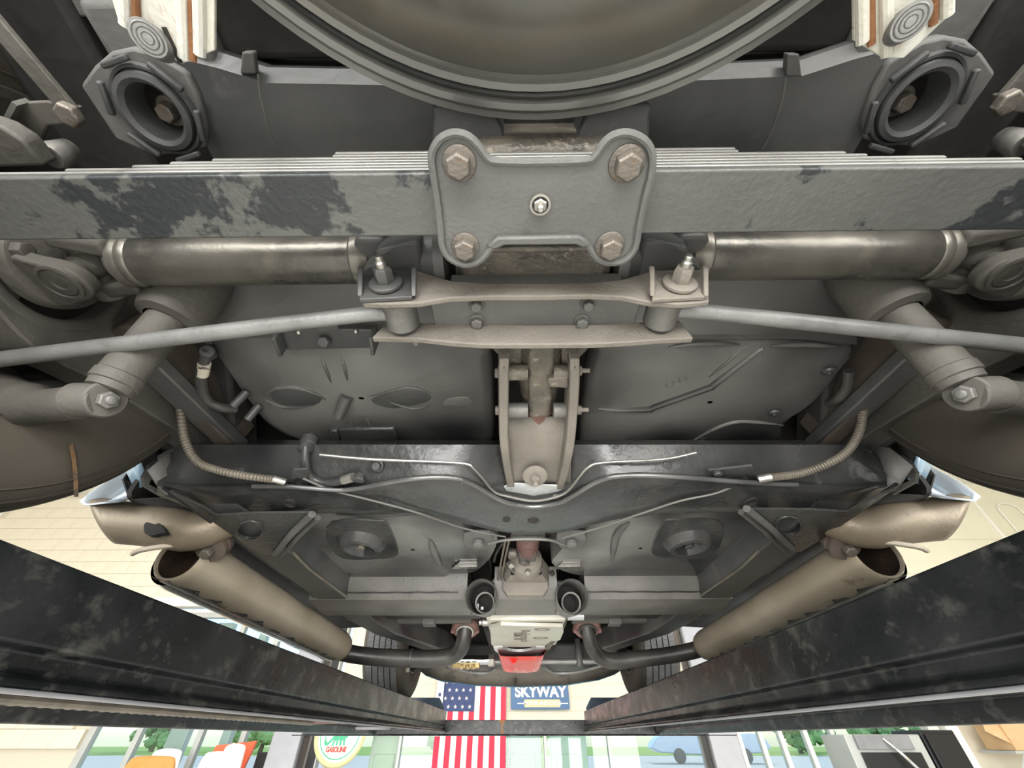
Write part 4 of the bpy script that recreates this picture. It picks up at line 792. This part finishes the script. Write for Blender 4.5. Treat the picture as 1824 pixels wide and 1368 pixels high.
build('fitting', G().tube([U(612, 855, Z=.342), U(630, 850, Z=.342)], .0085, 14), M_zinc, fh); build('banjo', G().hexa(U(642, 846, Z=.342), (0, 0, -1), .0105, .012), M_gloss, fh, bevel=.001)
stp = pair('fuel_pipe_stay', G().tube([U(447, 800, Z=.40), U(425, 868, Z=.34)], .006, 10), M_gloss, CAR)
# parking brake cables
pb = part('parking_brake_cable', G().tube(sm([U(540, 852, Z=.335), U(590, 873, Z=.331), U(650, 888, Z=.329), U(740, 912, Z=.329), U(830, 942, Z=.330), U(900, 956, Z=.334)], 4, False), .0021, 8), M_steel)
part('parking_brake_cable', G().tube(sm([U(1302, 868, Z=.335), U(1270, 880, Z=.331), U(1212, 892, Z=.329), U(1150, 912, Z=.329), U(1060, 942, Z=.330), U(1000, 958, Z=.334)], 4, False), .0021, 8), M_steel)
yk = part('cable_equaliser', G().tube(sm([U(870, 968, Z=.333), U(900, 962, Z=.333), U(940, 960, Z=.333), U(980, 962, Z=.333), U(1004, 970, Z=.333)], 5, False), .0035, 8), M_steel)
for x in (852, 1018):
    b_ = build('cable_bracket', G().prism(sm(pz([(x - 26, 952), (x + 22, 948), (x + 24, 970), (x + 8, 980), (x - 20, 976)], .350), 2), (0, 0, .006)), M_darkpad, yk, bevel=.002)
    build('cable_guide', G().lathe(U(x, 966, Z=.345), (0, -.2, -1), [(.010, -.008), (.014, 0), (.012, .008), (.006, .010)], 20), M_darkpad, yk)

# corner gussets with their big oval holes, frame rails
gl = [(300, 876), (360, 902), (385, 918), (450, 914), (560, 913), (548, 925), (492, 986), (470, 990), (440, 972), (400, 945)]
def gus(l, hx, hy):
    return G().holed(pz(l, .3155), [[U(hx + (22 if True else 0) * math.cos(t), hy + 15 * math.sin(t), Z=.3155) for t in [k * math.pi / 12 for k in range(24)]]], (0, 0, .004))
g1 = part('frame_gusset', gus(gl, 446, 944), M_gloss, 'left frame gusset with an oval hole', bevel=.0008)
build('hole_lip', G().tube([U(446 + 23 * math.cos(t), 944 + 16 * math.sin(t), Z=.3145) for t in [k * math.pi / 16 for k in range(33)]], .002, 8, False), M_gloss, g1)
g2 = part('frame_gusset', gus([(1918 - x - 22, y - 6) for x, y in gl][::-1], 1404, 936), M_gloss, 'right frame gusset with an oval hole', bevel=.0008)
build('hole_lip', G().tube([U(1404 + 23 * math.cos(t), 936 + 16 * math.sin(t), Z=.3145) for t in [k * math.pi / 16 for k in range(33)]], .002, 8, False), M_gloss, g2)
for pp, l in ((g1, ((490, 986), (520, 950), (556, 916))), (g2, ((1412, 978), (1370, 938), (1330, 906)))):
    build('folded_brace', G().tube([U(x, y, Z=.3125) for x, y in l], .007, 8), M_darkpad, pp)
    build('folded_brace', G().tube([U(x + (10 if pp is g1 else -10), y + 6, Z=.325) for x, y in l], .006, 8), M_darkpad, pp)
rl_ = G().loft([[V((x + a, y, z + b)) for a, b in ((-.048, .012), (-.044, 0), (.044, 0), (.048, .012), (.05, .085), (-.05, .085), (-.048, .012))] for x, y, z in ((-.60, .68, .338), (-.60, .74, .328), (-.596, .82, .322), (-.59, 1.2, .316), (-.585, 1.6, .315), (-.56, 1.85, .315), (-.50, 2.05, .318), (-.42, 2.3, .32), (-.41, 3.0, .32))])
fr = pair('frame_rail', rl_, M_black, CAR, (None, None), bevel=.004)
pair('rail_seam', G().tube([(-.6465, .62, .328), (-.642, 1.2, .322), (-.638, 1.62, .32)], .0032, 8), M_gloss, fr)
pair('brake_pipe', G().tube(sm([(-.545, .93, .322), (-.541, 1.02, .314), (-.545, 1.12, .318), (-.542, 1.30, .320)], 4, False), .0035, 8), M_coil, fr)

# floor pans with body pockets
def pan(l, label, pocket, m=1):
    ZP = .372
    b = sm(pz(l, ZP), 2); c = sum(b, V()) / len(b)
    o = part('floor_pan', G().loft([[c + (p - c) * k + V((0, 0, dz)) for p in b] for k, dz in ((.02, 0), (.97, 0), (.995, .003), (1.0, .02), (1.01, .10))], True), M_spray, label)
    px, py = pocket; s = 1 if m else -1
    pl = [(px + s * a, py + q) for a, q in ((-62, -32), (20, -34), (40, -26), (58, 18), (52, 30), (30, 34), (-40, 34), (-68, 6))]
    b2 = sm(pz(pl, ZP - .003), 3)
    pk = build('pocket_plate', G().prism(b2, (0, 0, .006)), M_gloss, o, bevel=.002)
    c2 = U(px - s * 8, py + 6, Z=ZP - .006)
    build('pocket_cup', G().lathe(c2, (0, 0, -1), [(.072, -.004), (.066, .006), (.056, .016), (.044, .018), (.036, .008), (.030, -.002), (.001, -.003)], 40, False, sx=1, sy=.85), M_gloss, o)
    build('pocket_bolt', G().hexa(c2 + V((0, 0, .0)), (0, 0, -1), .012, .012, .018), M_rustbolt if m else M_gloss, o, bevel=.001)
    return o, ZP
pl_, ZP = pan([(500, 915), (560, 905), (640, 910), (720, 905), (800, 925), (870, 945), (886, 958), (884, 975), (872, 998), (852, 1016), (836, 1022), (800, 1022), (790, 1030), (700, 1031), (608, 1030), (575, 1000), (530, 950)], 'left floor pan with a rusty glossy pocket', (652, 962))
pr_, ZP = pan([(1400, 905), (1340, 900), (1260, 905), (1180, 903), (1100, 922), (1030, 945), (1008, 958), (1004, 975), (990, 992), (982, 1004), (1000, 1018), (1030, 1026), (1080, 1030), (1180, 1031), (1268, 1028), (1300, 1000), (1370, 945)], 'right floor pan with a glossy black pocket', (1218, 960), 0)
for o, x in ((pl_, 830), (pr_, 1014)):
    build('heat_shield_tab', G().prism(pz([(x - 26, 1014), (x - 12, 1002), (x + 20, 1002), (x + 20, 1013)], ZP - .004), (0, 0, .004)), M_line, o, bevel=.001)
    build('tab_rib', G().bar(U(x - 20, 1009, Z=ZP - .006), U(x + 20, 1009, Z=ZP - .006), .012, .004), M_line, o, bevel=.001)
def ridge2(pts, r, par, m=None, Z=.371):
    l = sm([U(x, y, Z=Z) for x, y in pts], 4, False); n = len(l)
    build('pressed_rib', G().tube(l, [r * min(1, .25 + 3 * min(i, n - 1 - i) / n) for i in range(n)], 10), m or M_gloss, par)
ridge2([(600, 916), (680, 916), (745, 914), (790, 924)], .006, pl_); ridge2([(765, 960), (775, 985), (785, 1008)], .010, pl_, M_darkpad); ridge2([(1120, 930), (1098, 952), (1090, 1000)], .010, pr_, M_darkpad)
ridge2([(1100, 924), (1180, 910), (1300, 908)], .006, pr_)
part('floor_step', G().loft([[U(590, 1030, Z=.380), U(740, 1032, Z=.380), U(850, 1030, Z=.380)], [U(590, 1031, Z=.40), U(740, 1033, Z=.40), U(850, 1031, Z=.40)], [U(575, 1050, Z=.40), U(740, 1050, Z=.40), U(850, 1050, Z=.40)]]), M_dark, 'dark floor step')
part('body_underside', G().loft([[V((x, y, z)) for x in (-.80, -.55, -.12, .12, .55, .80)] for y, z in ((.75, .47), (1.3, .46), (1.7, .46), (2.0, .50), (2.3, .62), (3.2, .66))]).loft([[V((x, 3.2, z)) for x in (-.8, 0, .8)] for z in (.66, .42)]), M_dark, 'dark body underside')
part('tunnel_lining', G().loft([[V((x, y, z)) for x, z in ((-.10, .38), (-.10, .46), (-.05, .52), (.06, .52), (.11, .46), (.11, .38))] for y in (.95, 1.7)]), M_dark, 'dark transmission tunnel lining')

# drive shaft, joint, gearbox tail
ds = part('drive_shaft', G().tube([(.012, .62, .425), (.012, 1.13, .405)], .032, 28), M_redox, 'red oxide drive shaft')
uj = part('universal_joint', G().bar((.012, 1.11, .405), (.012, 1.20, .40), .05, .05).bar((-.006, 1.15, .375), (.03, 1.2, .375), .02, .02), M_axle, None, bevel=.006)
build('bearing_cap', G().lathe(U(938, 1012, Z=.37), (0, 0, -1), [(.015, -.03), (.017, 0), (.015, .004), (.006, .003)], 20), M_rustbolt, uj); build('bearing_cap', G().lathe((-.03, 1.165, .40), (-1, 0, 0), [(.015, -.01), (.017, .01), (.014, .014)], 20), M_rustbolt, uj); build('u_clamp', G().tube(sm([U(905, 1004, Z=.362), U(918, 1020, Z=.358), U(942, 1027, Z=.358), U(964, 1014, Z=.362)], 4, False), .005, 8), M_rustbolt, uj)
for x, y in ((911, 1003), (940, 1016)): build('clamp_bolt', G().hexa(U(x, y, Z=.356), (0, -.4, -1), .009, .012), M_zinc, uj, bevel=.0006)
build('yoke', G().lathe((.010, 1.17, .392), (0, 1, -.1), [(.03, 0), (.046, .015), (.05, .04), (.044, .06)], 24), M_dust, uj)
gt = part('gearbox_tail', G().loft([[V((.010 + a, y, z + b)) for a, b in ((-w, .0), (w, .0), (w * 1.1, .05), (0, .10), (-w * 1.1, .05), (-w, 0))] for y, z, w in ((1.24, .362, .046), (1.265, .350, .062), (1.31, .342, .074), (1.45, .335, .08))]), M_dust, 'dusty gearbox tail', bevel=.004)
build('mount_pad', G().prism([(-.062, 1.27, .356), (.076, 1.27, .356), (.076, 1.27, .334), (.06, 1.27, .316), (-.048, 1.27, .316), (-.062, 1.27, .334)], (0, .06, 0)), M_dust, gt, bevel=.003)
for x0 in (-.078, -.068): build('shift_rod', G().tube(sm([(x0 + .03, 1.05, .40), (x0 + .016, 1.16, .385), (x0, 1.30, .36), (x0 + .004, 1.38, .35)], 4, False), .0032, 8), M_coil, gt)
build('linkage_bolt', G().hexa((-.085, 1.30, .365), (-.5, -.3, -1), .009, .012), M_steel, gt); build('linkage_bolt', G().hexa((.085, 1.24, .372), (.5, -.3, -1), .008, .012), M_dark, gt)
part('speedometer_cable', G().tube(sm([U(880, 1000, Z=.40), U(884, 985, Z=.41), U(896, 966, Z=.42)], 4, False), .004, 8), M_hose)

# gearbox cross member with two exhaust ports
cxm = [(-.66, 1.0), (-.60, 1), (-.2, 1), (.2, 1), (.58, 1), (.64, 1)]
cg = G()
for xs in ((-.66, -.60, -.4, -.172), (-.088, .0, .105), (.190, .4, .58, .64)):
    rows = []
    for x in xs: rows.append([V((x, y, z)) for y, z in ((1.285, .40), (1.288, .358), (1.305, .326), (1.315, .314), (1.40, .306), (1.468, .304), (1.474, .307), (1.476, .325), (1.50, .335), (1.52, .40))])
    n0 = len(cg.v); cg.loft(rows); m_ = len(rows[0])
    cg.f += [tuple(n0 + i for i in range(m_)), tuple(n0 + (len(rows) - 1) * m_ + i for i in range(m_))]
cx = part('gearbox_cross_member', cg, M_xm, 'grey gearbox cross member with two round ports', smooth=35)
build('front_lip', G().box((-.01, 1.49, .316), (1.24, .03, .012)), M_darkpad, cx, bevel=.004)
build('seam_weld', G().tube([V((x, 1.309 + .003 * math.sin(x * 40), .3225)) for x in [-.60 + .02 * k for k in range(60)] if not (-.19 < x < -.06) and not (.06 < x < .20)], .0022, 6) if False else G().tube([V((-.60 + .02 * k, 1.300 + .002 * math.sin(k * 1.7), .3300)) for k in range(21)], .0022, 6), M_gloss, cx)
build('seam_weld', G().tube([V((.20 + .02 * k, 1.300 + .002 * math.sin(k * 1.3), .3300)) for k in range(20)], .0022, 6), M_gloss, cx)
for px, lb in ((857, None), (1019, None)):
    c = U(px, 1063, Y=1.285)
    o = build('exhaust_port', G().lathe(c, (0, -1, -.18), [(.044, -.18), (.0445, .0), (.0465, .004), (.0495, .0), (.050, -.18)], 44, False), M_steel, cx)
    build('inner_pipe', G().lathe(c + V((.006, 0, -.012)), (0, -1, -.18), [(.026, -.16), (.026, -.085), (.031, -.084), (.031, -.16)], 32, False), M_steel, cx)
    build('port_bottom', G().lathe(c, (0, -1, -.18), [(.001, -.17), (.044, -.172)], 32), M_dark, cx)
build('wire_clip', G().box(U(851, 1081, Y=1.40), (.007, .01, .016)), M_sw, cx); build('wire_clip', G().box(U(859, 1084, Y=1.40), (.008, .01, .008)), M_sw, cx)
build('cross_member_slot', G().prism(pz([(922, 1099), (958, 1099), (960, 1102), (958, 1105), (922, 1105), (920, 1102)], .309), (0, 0, .004)), M_dark, cx)
for s, xx in ((-1, 612), (1, 1250)): build('end_bolt', G().hexa(U(xx - 20 if s < 0 else xx, 1052 if s < 0 else 1046, Z=.345), (0, -.8, -.6), .014, .008), M_darkpad, cx, bevel=.001)

# bell housing cover, flywheel collar, oil pan, engine mass
bh = part('bell_housing', G().prism([(-.125, 1.50, .32), (-.125, 1.505, .30), (.15, 1.505, .30), (.15, 1.50, .32), (.15, 1.5, .42), (-.125, 1.5, .42)], (0, .5, 0)), M_alu, 'cast aluminium bell housing', bevel=.006)
cov = [(873, 1119), (892, 1114), (1003, 1117), (1004, 1126), (998, 1140), (978, 1147), (968, 1153), (880, 1153), (875, 1148)]
cv = build('inspection_cover', G().prism(pz(cov, .285), (0, 0, .012)), M_alu, bh, 'flat aluminium inspection cover', bevel=.0015)
build('cover_flange', G().prism([(-.115, 1.50, .296), (.145, 1.50, .296), (.145, 1.53, .296), (-.115, 1.53, .296)], (0, 0, .02)), M_alu, bh, bevel=.004)
for x, y in ((966, 1121), (963, 1136)): build('oval_boss', G().lathe(U(x, y, Z=.285), (0, 0, -1), [(.020, -.001), (.017, .0015), (.013, .0015), (.012, -.001)], 24, False, sx=1, sy=1.6), M_coil, bh)
text('cover_lettering', 'Roketech', .047, M_coil, U(935, 1133.5, Z=.2845), (0, 1, 0), (1, 0, 0), .0006, bh, sx=1.25)
text('cover_lettering', 'RM 10', .042, M_coil, U(921.5, 1133.5, Z=.2845), (0, 1, 0), (1, 0, 0), .0006, bh, .001, sx=1.25)
cl2 = [U(880 + 8, 1152, Z=.29)]
arc = G(); o_, i_ = [], []
for k in range(17):
    t = math.pi * k / 16; o_.append((925 - 46 * math.cos(t), 1153 + 18.5 * math.sin(t))); i_.append((925 - 30 * math.cos(t), 1152 + 9 * math.sin(t)))
arc.prism(pz(o_, .282) + list(reversed(pz(i_, .282))), (0, 0, .01))
build('flywheel_collar', arc, M_alub, bh, 'galvanised curved collar')
build('starter_nose', G().lathe((.155, 1.56, .33), (1, 0, 0), [(.02, 0), (.024, .004), (.024, .06), (.018, .064)], 20), M_chrome, bh)
build('side_fitting', G().lathe((-.128, 1.56, .335), (-1, 0, 0), [(.018, 0), (.018, .02), (.012, .024), (.012, .04)], 16), M_zinc, bh)
build('side_fitting', G().lathe((-.128, 1.68, .325), (-1, 0, 0), [(.014, 0), (.014, .02), (.010, .024), (.010, .034)], 16), M_zinc, bh)
eng = part('engine_block', G().prism([(-.20, 1.98, .50), (-.17, 1.98, .36), (-.115, 1.98, .33), (.135, 1.98, .33), (.19, 1.98, .36), (.22, 1.98, .50)], (0, .62, 0)), M_dark, 'dark engine block', bevel=.01)
op = part('oil_pan', G().loft([[V((.0 + a, y, z)) for a, z in ((-.106 * w, .34), (-.104 * w, .285), (-.096 * w, .255), (-.07 * w, h), (.07 * w, h), (.096 * w, .255), (.104 * w, .285), (.106 * w, .34))] for y, w, h in ((1.97, 1, .255), (2.0, 1, .247), (2.05, 1, .243), (2.20, 1, .241), (2.38, .99, .241), (2.45, .97, .245), (2.48, .93, .265), (2.49, .9, .33))]), M_red, 'glossy red engine oil pan', smooth=60, sub=1)
build('drain_plug', G().lathe(U(915, 1176, Z=.2425), (0, -.2, -1), [(.016, -.004), (.016, .002), (.009, .003), (.009, .010), (.006, .011)], 24), M_red, op)
# exhaust: head pipes, flanges, side pipes
hpL = [(-.73, 1.80, .262), (-.70, 1.85, .252), (-.60, 1.885, .244), (-.45, 1.905, .240), (-.33, 1.905, .242), (-.275, 1.895, .252), (-.245, 1.87, .275), (-.235, 1.85, .31), (-.232, 1.84, .36)]
hp = part('head_pipe', G().tube(sm(hpL, 5, False), .030, 24), M_pipe, 'left black head pipe with two joints')
for x in (-.545, -.455): build('joint_band', G().tube([(x, 1.898, .242), (x + .008, 1.899, .242)], .0325, 24), M_pipe, hp)
build('band_bolt', G().hexa((-.455, 1.89, .206), (0, -.2, -1), .008, .012), M_coil, hp)
hpR = [(.72, 1.80, .268), (.69, 1.85, .26), (.60, 1.88, .248), (.45, 1.90, .235), (.375, 1.90, .230), (.32, 1.89, .240), (.285, 1.86, .268), (.27, 1.835, .305), (.262, 1.82, .345)]
hq = part('head_pipe', G().tube(sm(hpR, 5, False), .028, 24), M_pipe, 'right black head pipe')
for p_, pp in (((-.232, 1.845, .335), hp), ((.264, 1.82, .332), hq)):
    build('manifold_flange', G().lathe(p_, (0, -.55, -1), [(.034, -.012), (.054, -.010), (.056, 0), (.050, .010), (.036, .012), (.034, 0)], 32, False), M_redox, pp, 'red oxide exhaust flange')
    build('flange_gasket', G().lathe(p_, (0, -.55, -1), [(.030, .01), (.037, .012), (.036, .018), (.030, .02)], 28, False), M_zinc if p_[0] < 0 else M_pipe, pp)
    build('manifold', G().tube([V(p_) + V((0, .02, .03)), V(p_) + V((0, .12, .12))], .05, 18), M_redox, pp)
    for s in (-1, 1): build('flange_stud', G().hexa(V(p_) + V((s * .05, .0, -.004)), (0, -.55, -1), .009, .014), M_redox, pp)
spg = G().lathe((-.722, .80, .281), (0, 1, -.012), [(.043, .34), (.043, .028), (.046, .024), (.0492, .030), (.050, .05), (.050, .99), (.047, 1.02), (.036, 1.035), (.030, 1.04), (.001, 1.04)], 44, False)
spipes = pair('side_pipe', spg, M_tan, CAR, ('left tan side exhaust pipe', 'right tan side exhaust pipe'), smooth=40)
random.seed(11)
jag = [random.uniform(-.16, .16) + .12 * math.sin(k * .9) for k in range(70)]
rows = []
for k in range(70):
    y = .82 + .96 * k / 69; z = .281 - .012 * (y - .80); row = []
    for m_ in range(5):
        a = math.radians(283) - jag[k] * (1 - m_ / 4) - m_ * .22
        row.append(V((-.722 + .0508 * math.cos(a), y, z + .0508 * math.sin(a))))
    rows.append(row)
pair('soot_edge', G().loft(rows), M_pipe, spipes, ('black soot with a ragged edge', 'black soot with a ragged edge'))
pair('pipe_seam', G().tube([(-.690, .84, .247), (-.690, 1.80, .233)], .0022, 6), M_tan, spipes)
pair('side_cover', G().lathe((-.750, .86, .283), (0, 1, -.012), [(.050, 0), (.054, .02), (.054, .93), (.046, .98)], 44, False), M_chrome, spipes, ('chrome outer cover', 'chrome outer cover'))
# rear outlets, flared and cut off, with the open branch stub
ogL = sm([V((-.60, .80, .385)), V((-.645, .80, .345)), U(346, 946, X=-.69), U(300, 940, X=-.74), U(250, 933, X=-.80), U(188, 926, X=-.862)], 4, False); n_ = len(ogL)
og = G().tube(ogL, [.034 + .009 * i / (n_ - 1) for i in range(n_)], 32, False)
for q in og.v:
    t = max(0, min(1, (-.70 - q.x) / .17)); q.x -= 1.15 * t * (q.z - .325); q.y -= .2 * t * (q.z - .325)
outs = pair('exhaust_outlet', og, M_outlet, CAR, ('left flared tan outlet with a black smudge', 'right flared tan outlet'), solid=.002)
pair('chrome_tip', G().loft([sm([U(x, y, X=-.885) for x, y in ((142, 892), (176, 866), (214, 844), (264, 812))], 3, False), sm([U(x, y, X=-.875) for x, y in ((150, 900), (190, 892), (226, 872), (268, 826))], 3, False), sm([U(x, y, X=-.80) for x, y in ((210, 894), (236, 886), (250, 866), (276, 836))], 3, False)]), M_palechrome, outs, ('pale blue-white polished tip', 'pale blue-white polished tip'), solid=.003)
build('black_smudge', G().loft([[p * 1 for p in [U(x, y, X=-.775) for x in (258, 268, 282, 298)]] for y in (932, 940, 952)]) if False else G().prism(sm([U(x, y, Y=.728) for x, y in ((256, 936), (262, 930), (276, 934), (284, 932), (296, 948), (284, 950), (270, 954), (258, 950))], 2), (0, .012, .0)), M_dark, outs[0], 'black smudge')
pair('pipe_mouth', G().lathe((-.722, .80, .281), (0, 1, -.012), [(.0425, .032), (.0425, .12), (.03, .13), (.001, .13)], 36, False), M_mouth, spipes, ('rusty open pipe mouth', 'rusty open pipe mouth'))
pair('hanger_rod', G().tube(sm([(-.655, .80, .300), (-.70, .775, .285), (-.75, .765, .272), (-.775, .775, .268)], 4, False), .005, 10), M_tan, spipes)
cush = U(382, 972, X=-.668)
ck = pair('hanger_cushion', G().lathe(cush, (.1, -.55, -.8), [(.022, -.02), (.030, -.018), (.031, -.004), (.024, -.002), (.024, .004), (.030, .006), (.030, .014), (.02, .016)], 28), M_bush, spipes)
pair('hanger_bolt', G().hexa(cush + V((.002, -.010, -.014)), (.1, -.55, -.8), .012, .016), M_rustbolt, spipes, bevel=.001)

# sills, inner wings and body panels at the sides
pair('rocker_panel', G().loft([[V((x, y, z)) for x, z in ((-.66, .40), (-.70, .36), (-.80, .355), (-.845, .40), (-.85, .50))] for y in (.72, 1.3, 1.95)]), M_dark, CAR, solid=.003)
q1 = pair('rear_quarter_edge', G().loft([[V((x, y, z)) for x, y, z in ((-.86, .62, .62), (-.855, .66, .50), (-.84, .70, .42), (-.80, .72, .375))], [V((x, y, z)) for x, y, z in ((-.82, .60, .62), (-.81, .64, .50), (-.79, .68, .42), (-.76, .70, .38))]]), M_blue, CAR, ('pale blue body edge', 'pale blue body edge'), solid=.003)
pair('wheel_well_panel', G().loft([[U(x, y, X=-.70) for x, y in ((332, 735), (345, 700), (388, 730))], [U(x, y, X=-.70) for x, y in ((330, 790), (345, 785), (380, 760))]]), M_blue, CAR, ('pale blue inner body panel', 'pale blue inner body panel'), solid=.002)
pair('body_mount_bracket', G().loft([[U(x, y, X=-.665) for x, y in ((262, 838), (300, 805), (345, 800))], [U(x, y, X=-.665) for x, y in ((282, 868), (312, 850), (352, 840))], [U(x, y, X=-.65) for x, y in ((296, 882), (318, 868), (352, 856))]]), M_steel, CAR, solid=.003)
pair('body_flange', G().prism([U(x, y, X=-.70) for x, y in ((250, 850), (262, 828), (278, 818), (272, 846), (258, 862), (300, 882), (290, 888), (252, 866))], (.006, 0, 0)), M_steel, CAR)
pair('wheel_lip', G().prism(sm([U(x, y, X=-.80) for x, y in ((226, 876), (248, 846), (262, 838), (268, 856), (290, 890), (262, 898), (232, 892))], 2), (.01, 0, 0)), M_dark, CAR)

# front end: wheels with tread blocks, valance, suspension
for s in (-1, 1):
    w = wheel(s * .735, 2.75, s, 'front_wheel', True, 'left front wheel with ribbed tread' if s < 0 else 'right front wheel with ribbed tread')
    w.data.materials.clear(); w.data.materials.append(M_tyre)
    g = G()
    for k in range(104):
        for j, (a, b) in enumerate(((-.080, -.0495), (-.0445, -.0185), (-.0135, .0135), (.0185, .0445), (.0495, .080))):
            t0 = 2 * math.pi * (k + .04 + .4 * (j % 2)) / 104; t1 = t0 + 2 * math.pi * .95 / 104; sk = .25 * 2 * math.pi / 104 * (1 if j % 2 else -1)
            c = lambda x, t, r: V((s * .735 + x, 2.75 + r * math.cos(t), .4775 + r * math.sin(t)))
            vs = [c(x, t + (sk if x == b else 0), r) for r in (.325, .335) for x, t in ((a, t0), (b, t0), (b, t1), (a, t1))]
            g.add(vs, [(4, 5, 6, 7), (0, 1, 5, 4), (1, 2, 6, 5), (2, 3, 7, 6), (3, 0, 4, 7)])
    build('tread_blocks', g, M_tread, w, kind='stuff', smooth=20)
    build('rim_disc', G().prism([(s * .65, 2.75 + .13 * math.cos(t) , .4775 + .13 * math.sin(t)) for t in [k * math.pi / 10 for k in range(20)]], (s * .02, 0, 0)), M_chrome, w)
vl = [(-.71, .365), (-.62, .31), (-.52, .284), (-.30, .268), (0, .262), (.30, .268), (.52, .290), (.62, .315), (.715, .362)]
va = part('front_valance', G().loft([[V((x, 3.30 - .25 * (x / .75) ** 2, z)) for x, z in vl], [V((x, 3.22 - .25 * (x / .75) ** 2, z + .055)) for x, z in vl], [V((x, 3.15 - .25 * (x / .75) ** 2, .42)) for x, z in vl]]), mat('dusty_brown_valance', (.13, .115, .10), (.2, .18, .155), (.10, .09, .08), 5, (.5, .7), 0, .1), 'dusty brown front valance', solid=.004)
part('nose_panel', G().loft([[V((x, 3.33 - .25 * (x / .75) ** 2, z - .004)) for x, z in vl], [V((x * 1.07, 3.40 - .3 * (x / .75) ** 2, z + .06)) for x, z in vl], [V((x * 1.1, 3.40 - .3 * (x / .75) ** 2, .50)) for x, z in vl]]), M_deepblue, 'deep blue nose panel edge', solid=.004)
build('valance_seam', G().box((-.03, 3.26, .286), (.012, .05, .05)), M_dark, va)
fcm = part('front_cross_member', G().bar((-.44, 2.78, .36), (.44, 2.78, .36), .16, .12), M_black, 'black front cross member', bevel=.02)
for s in (-1, 1): build('lower_arm', G().bar((s * .40, 2.70, .345), (s * .60, 2.76, .31), .10, .035, w2=.05), M_black, fcm, bevel=.008)
ctr = part('steering_relay_rod', G().tube([(-.40, 2.42, .292), (.42, 2.42, .292)], .012, 14), M_rod, 'grey steering relay rod')
build('damper_cylinder', G().tube([(-.33, 2.40, .296), (-.16, 2.40, .296)], .020, 18), M_chrome, ctr); build('cylinder_nut', G().hexa((-.165, 2.40, .296), (1, 0, 0), .03, .03), M_zinc, ctr); build('idler_joint', G().lathe((.30, 2.42, .27), (0, 0, 1), [(.016, 0), (.02, .01), (.02, .05), (.014, .12)], 18), M_black, ctr)
for x, y in ((-.30, 2.36), (-.27, 2.37), (-.24, 2.36)): build('brass_fitting', G().hexa((x, y, .272), (0, 0, -1), .012, .018), M_brass, ctr)
build('valve_body', G().box((-.28, 2.40, .275), (.14, .03, .025)), M_brass, ctr, bevel=.004)
part('anti_roll_bar', G().tube(sm([(-.42, 2.55, .30), (-.30, 2.75, .285), (-.20, 2.80, .285), (-.14, 2.74, .30)], 4, False), .008, 10), M_rod); part('anti_roll_bar', G().tube(sm([(.14, 2.70, .30), (.20, 2.80, .285), (.32, 2.78, .285), (.46, 2.62, .30)], 4, False), .008, 10), M_rod)
for k, (a, b) in enumerate((((.150, 1.62, .325), (.10, 1.92, .275)), ((.160, 1.62, .325), (.11, 1.92, .275)))): part('fuel_pipe', G().tube(sm([a, V(a) + V((.0, .08, -.01)), V(b) + V((.02, -.10, .012)), b], 4, False), .004, 8), M_coil, 'tan steel fuel pipe')
for x, y in ((475, 1172), (1170, 1152)):
    c = U(x, y, Y=1.75)
pair('tie_rod_sleeve', G().tube([(-.58, 2.45, .31), (-.50, 2.44, .305)], .014, 12).tube([(-.62, 2.46, .315), (-.46, 2.43, .30)], .009, 10), M_coil, CAR)
pair('footwell_panel', G().loft([[V((x, y, z)) for x, z in ((-.53, .345), (-.16, .345))] for y, z in ((1.50, 0), (1.72, 0))]).loft([[(V((x, 1.72, z))) for x in (-.53, -.16)] for z in (.345, .46)]), M_darkpad, CAR, solid=.003)
pair('footwell_brace', G().bar((-.50, 1.78, .35), (-.20, 1.78, .35), .03, .02), M_axle, CAR, bevel=.003)
pair('brace_clip', G().bar((-.37, 1.75, .348), (-.37, 1.80, .345), .05, .03), M_darkpad, CAR, bevel=.003)
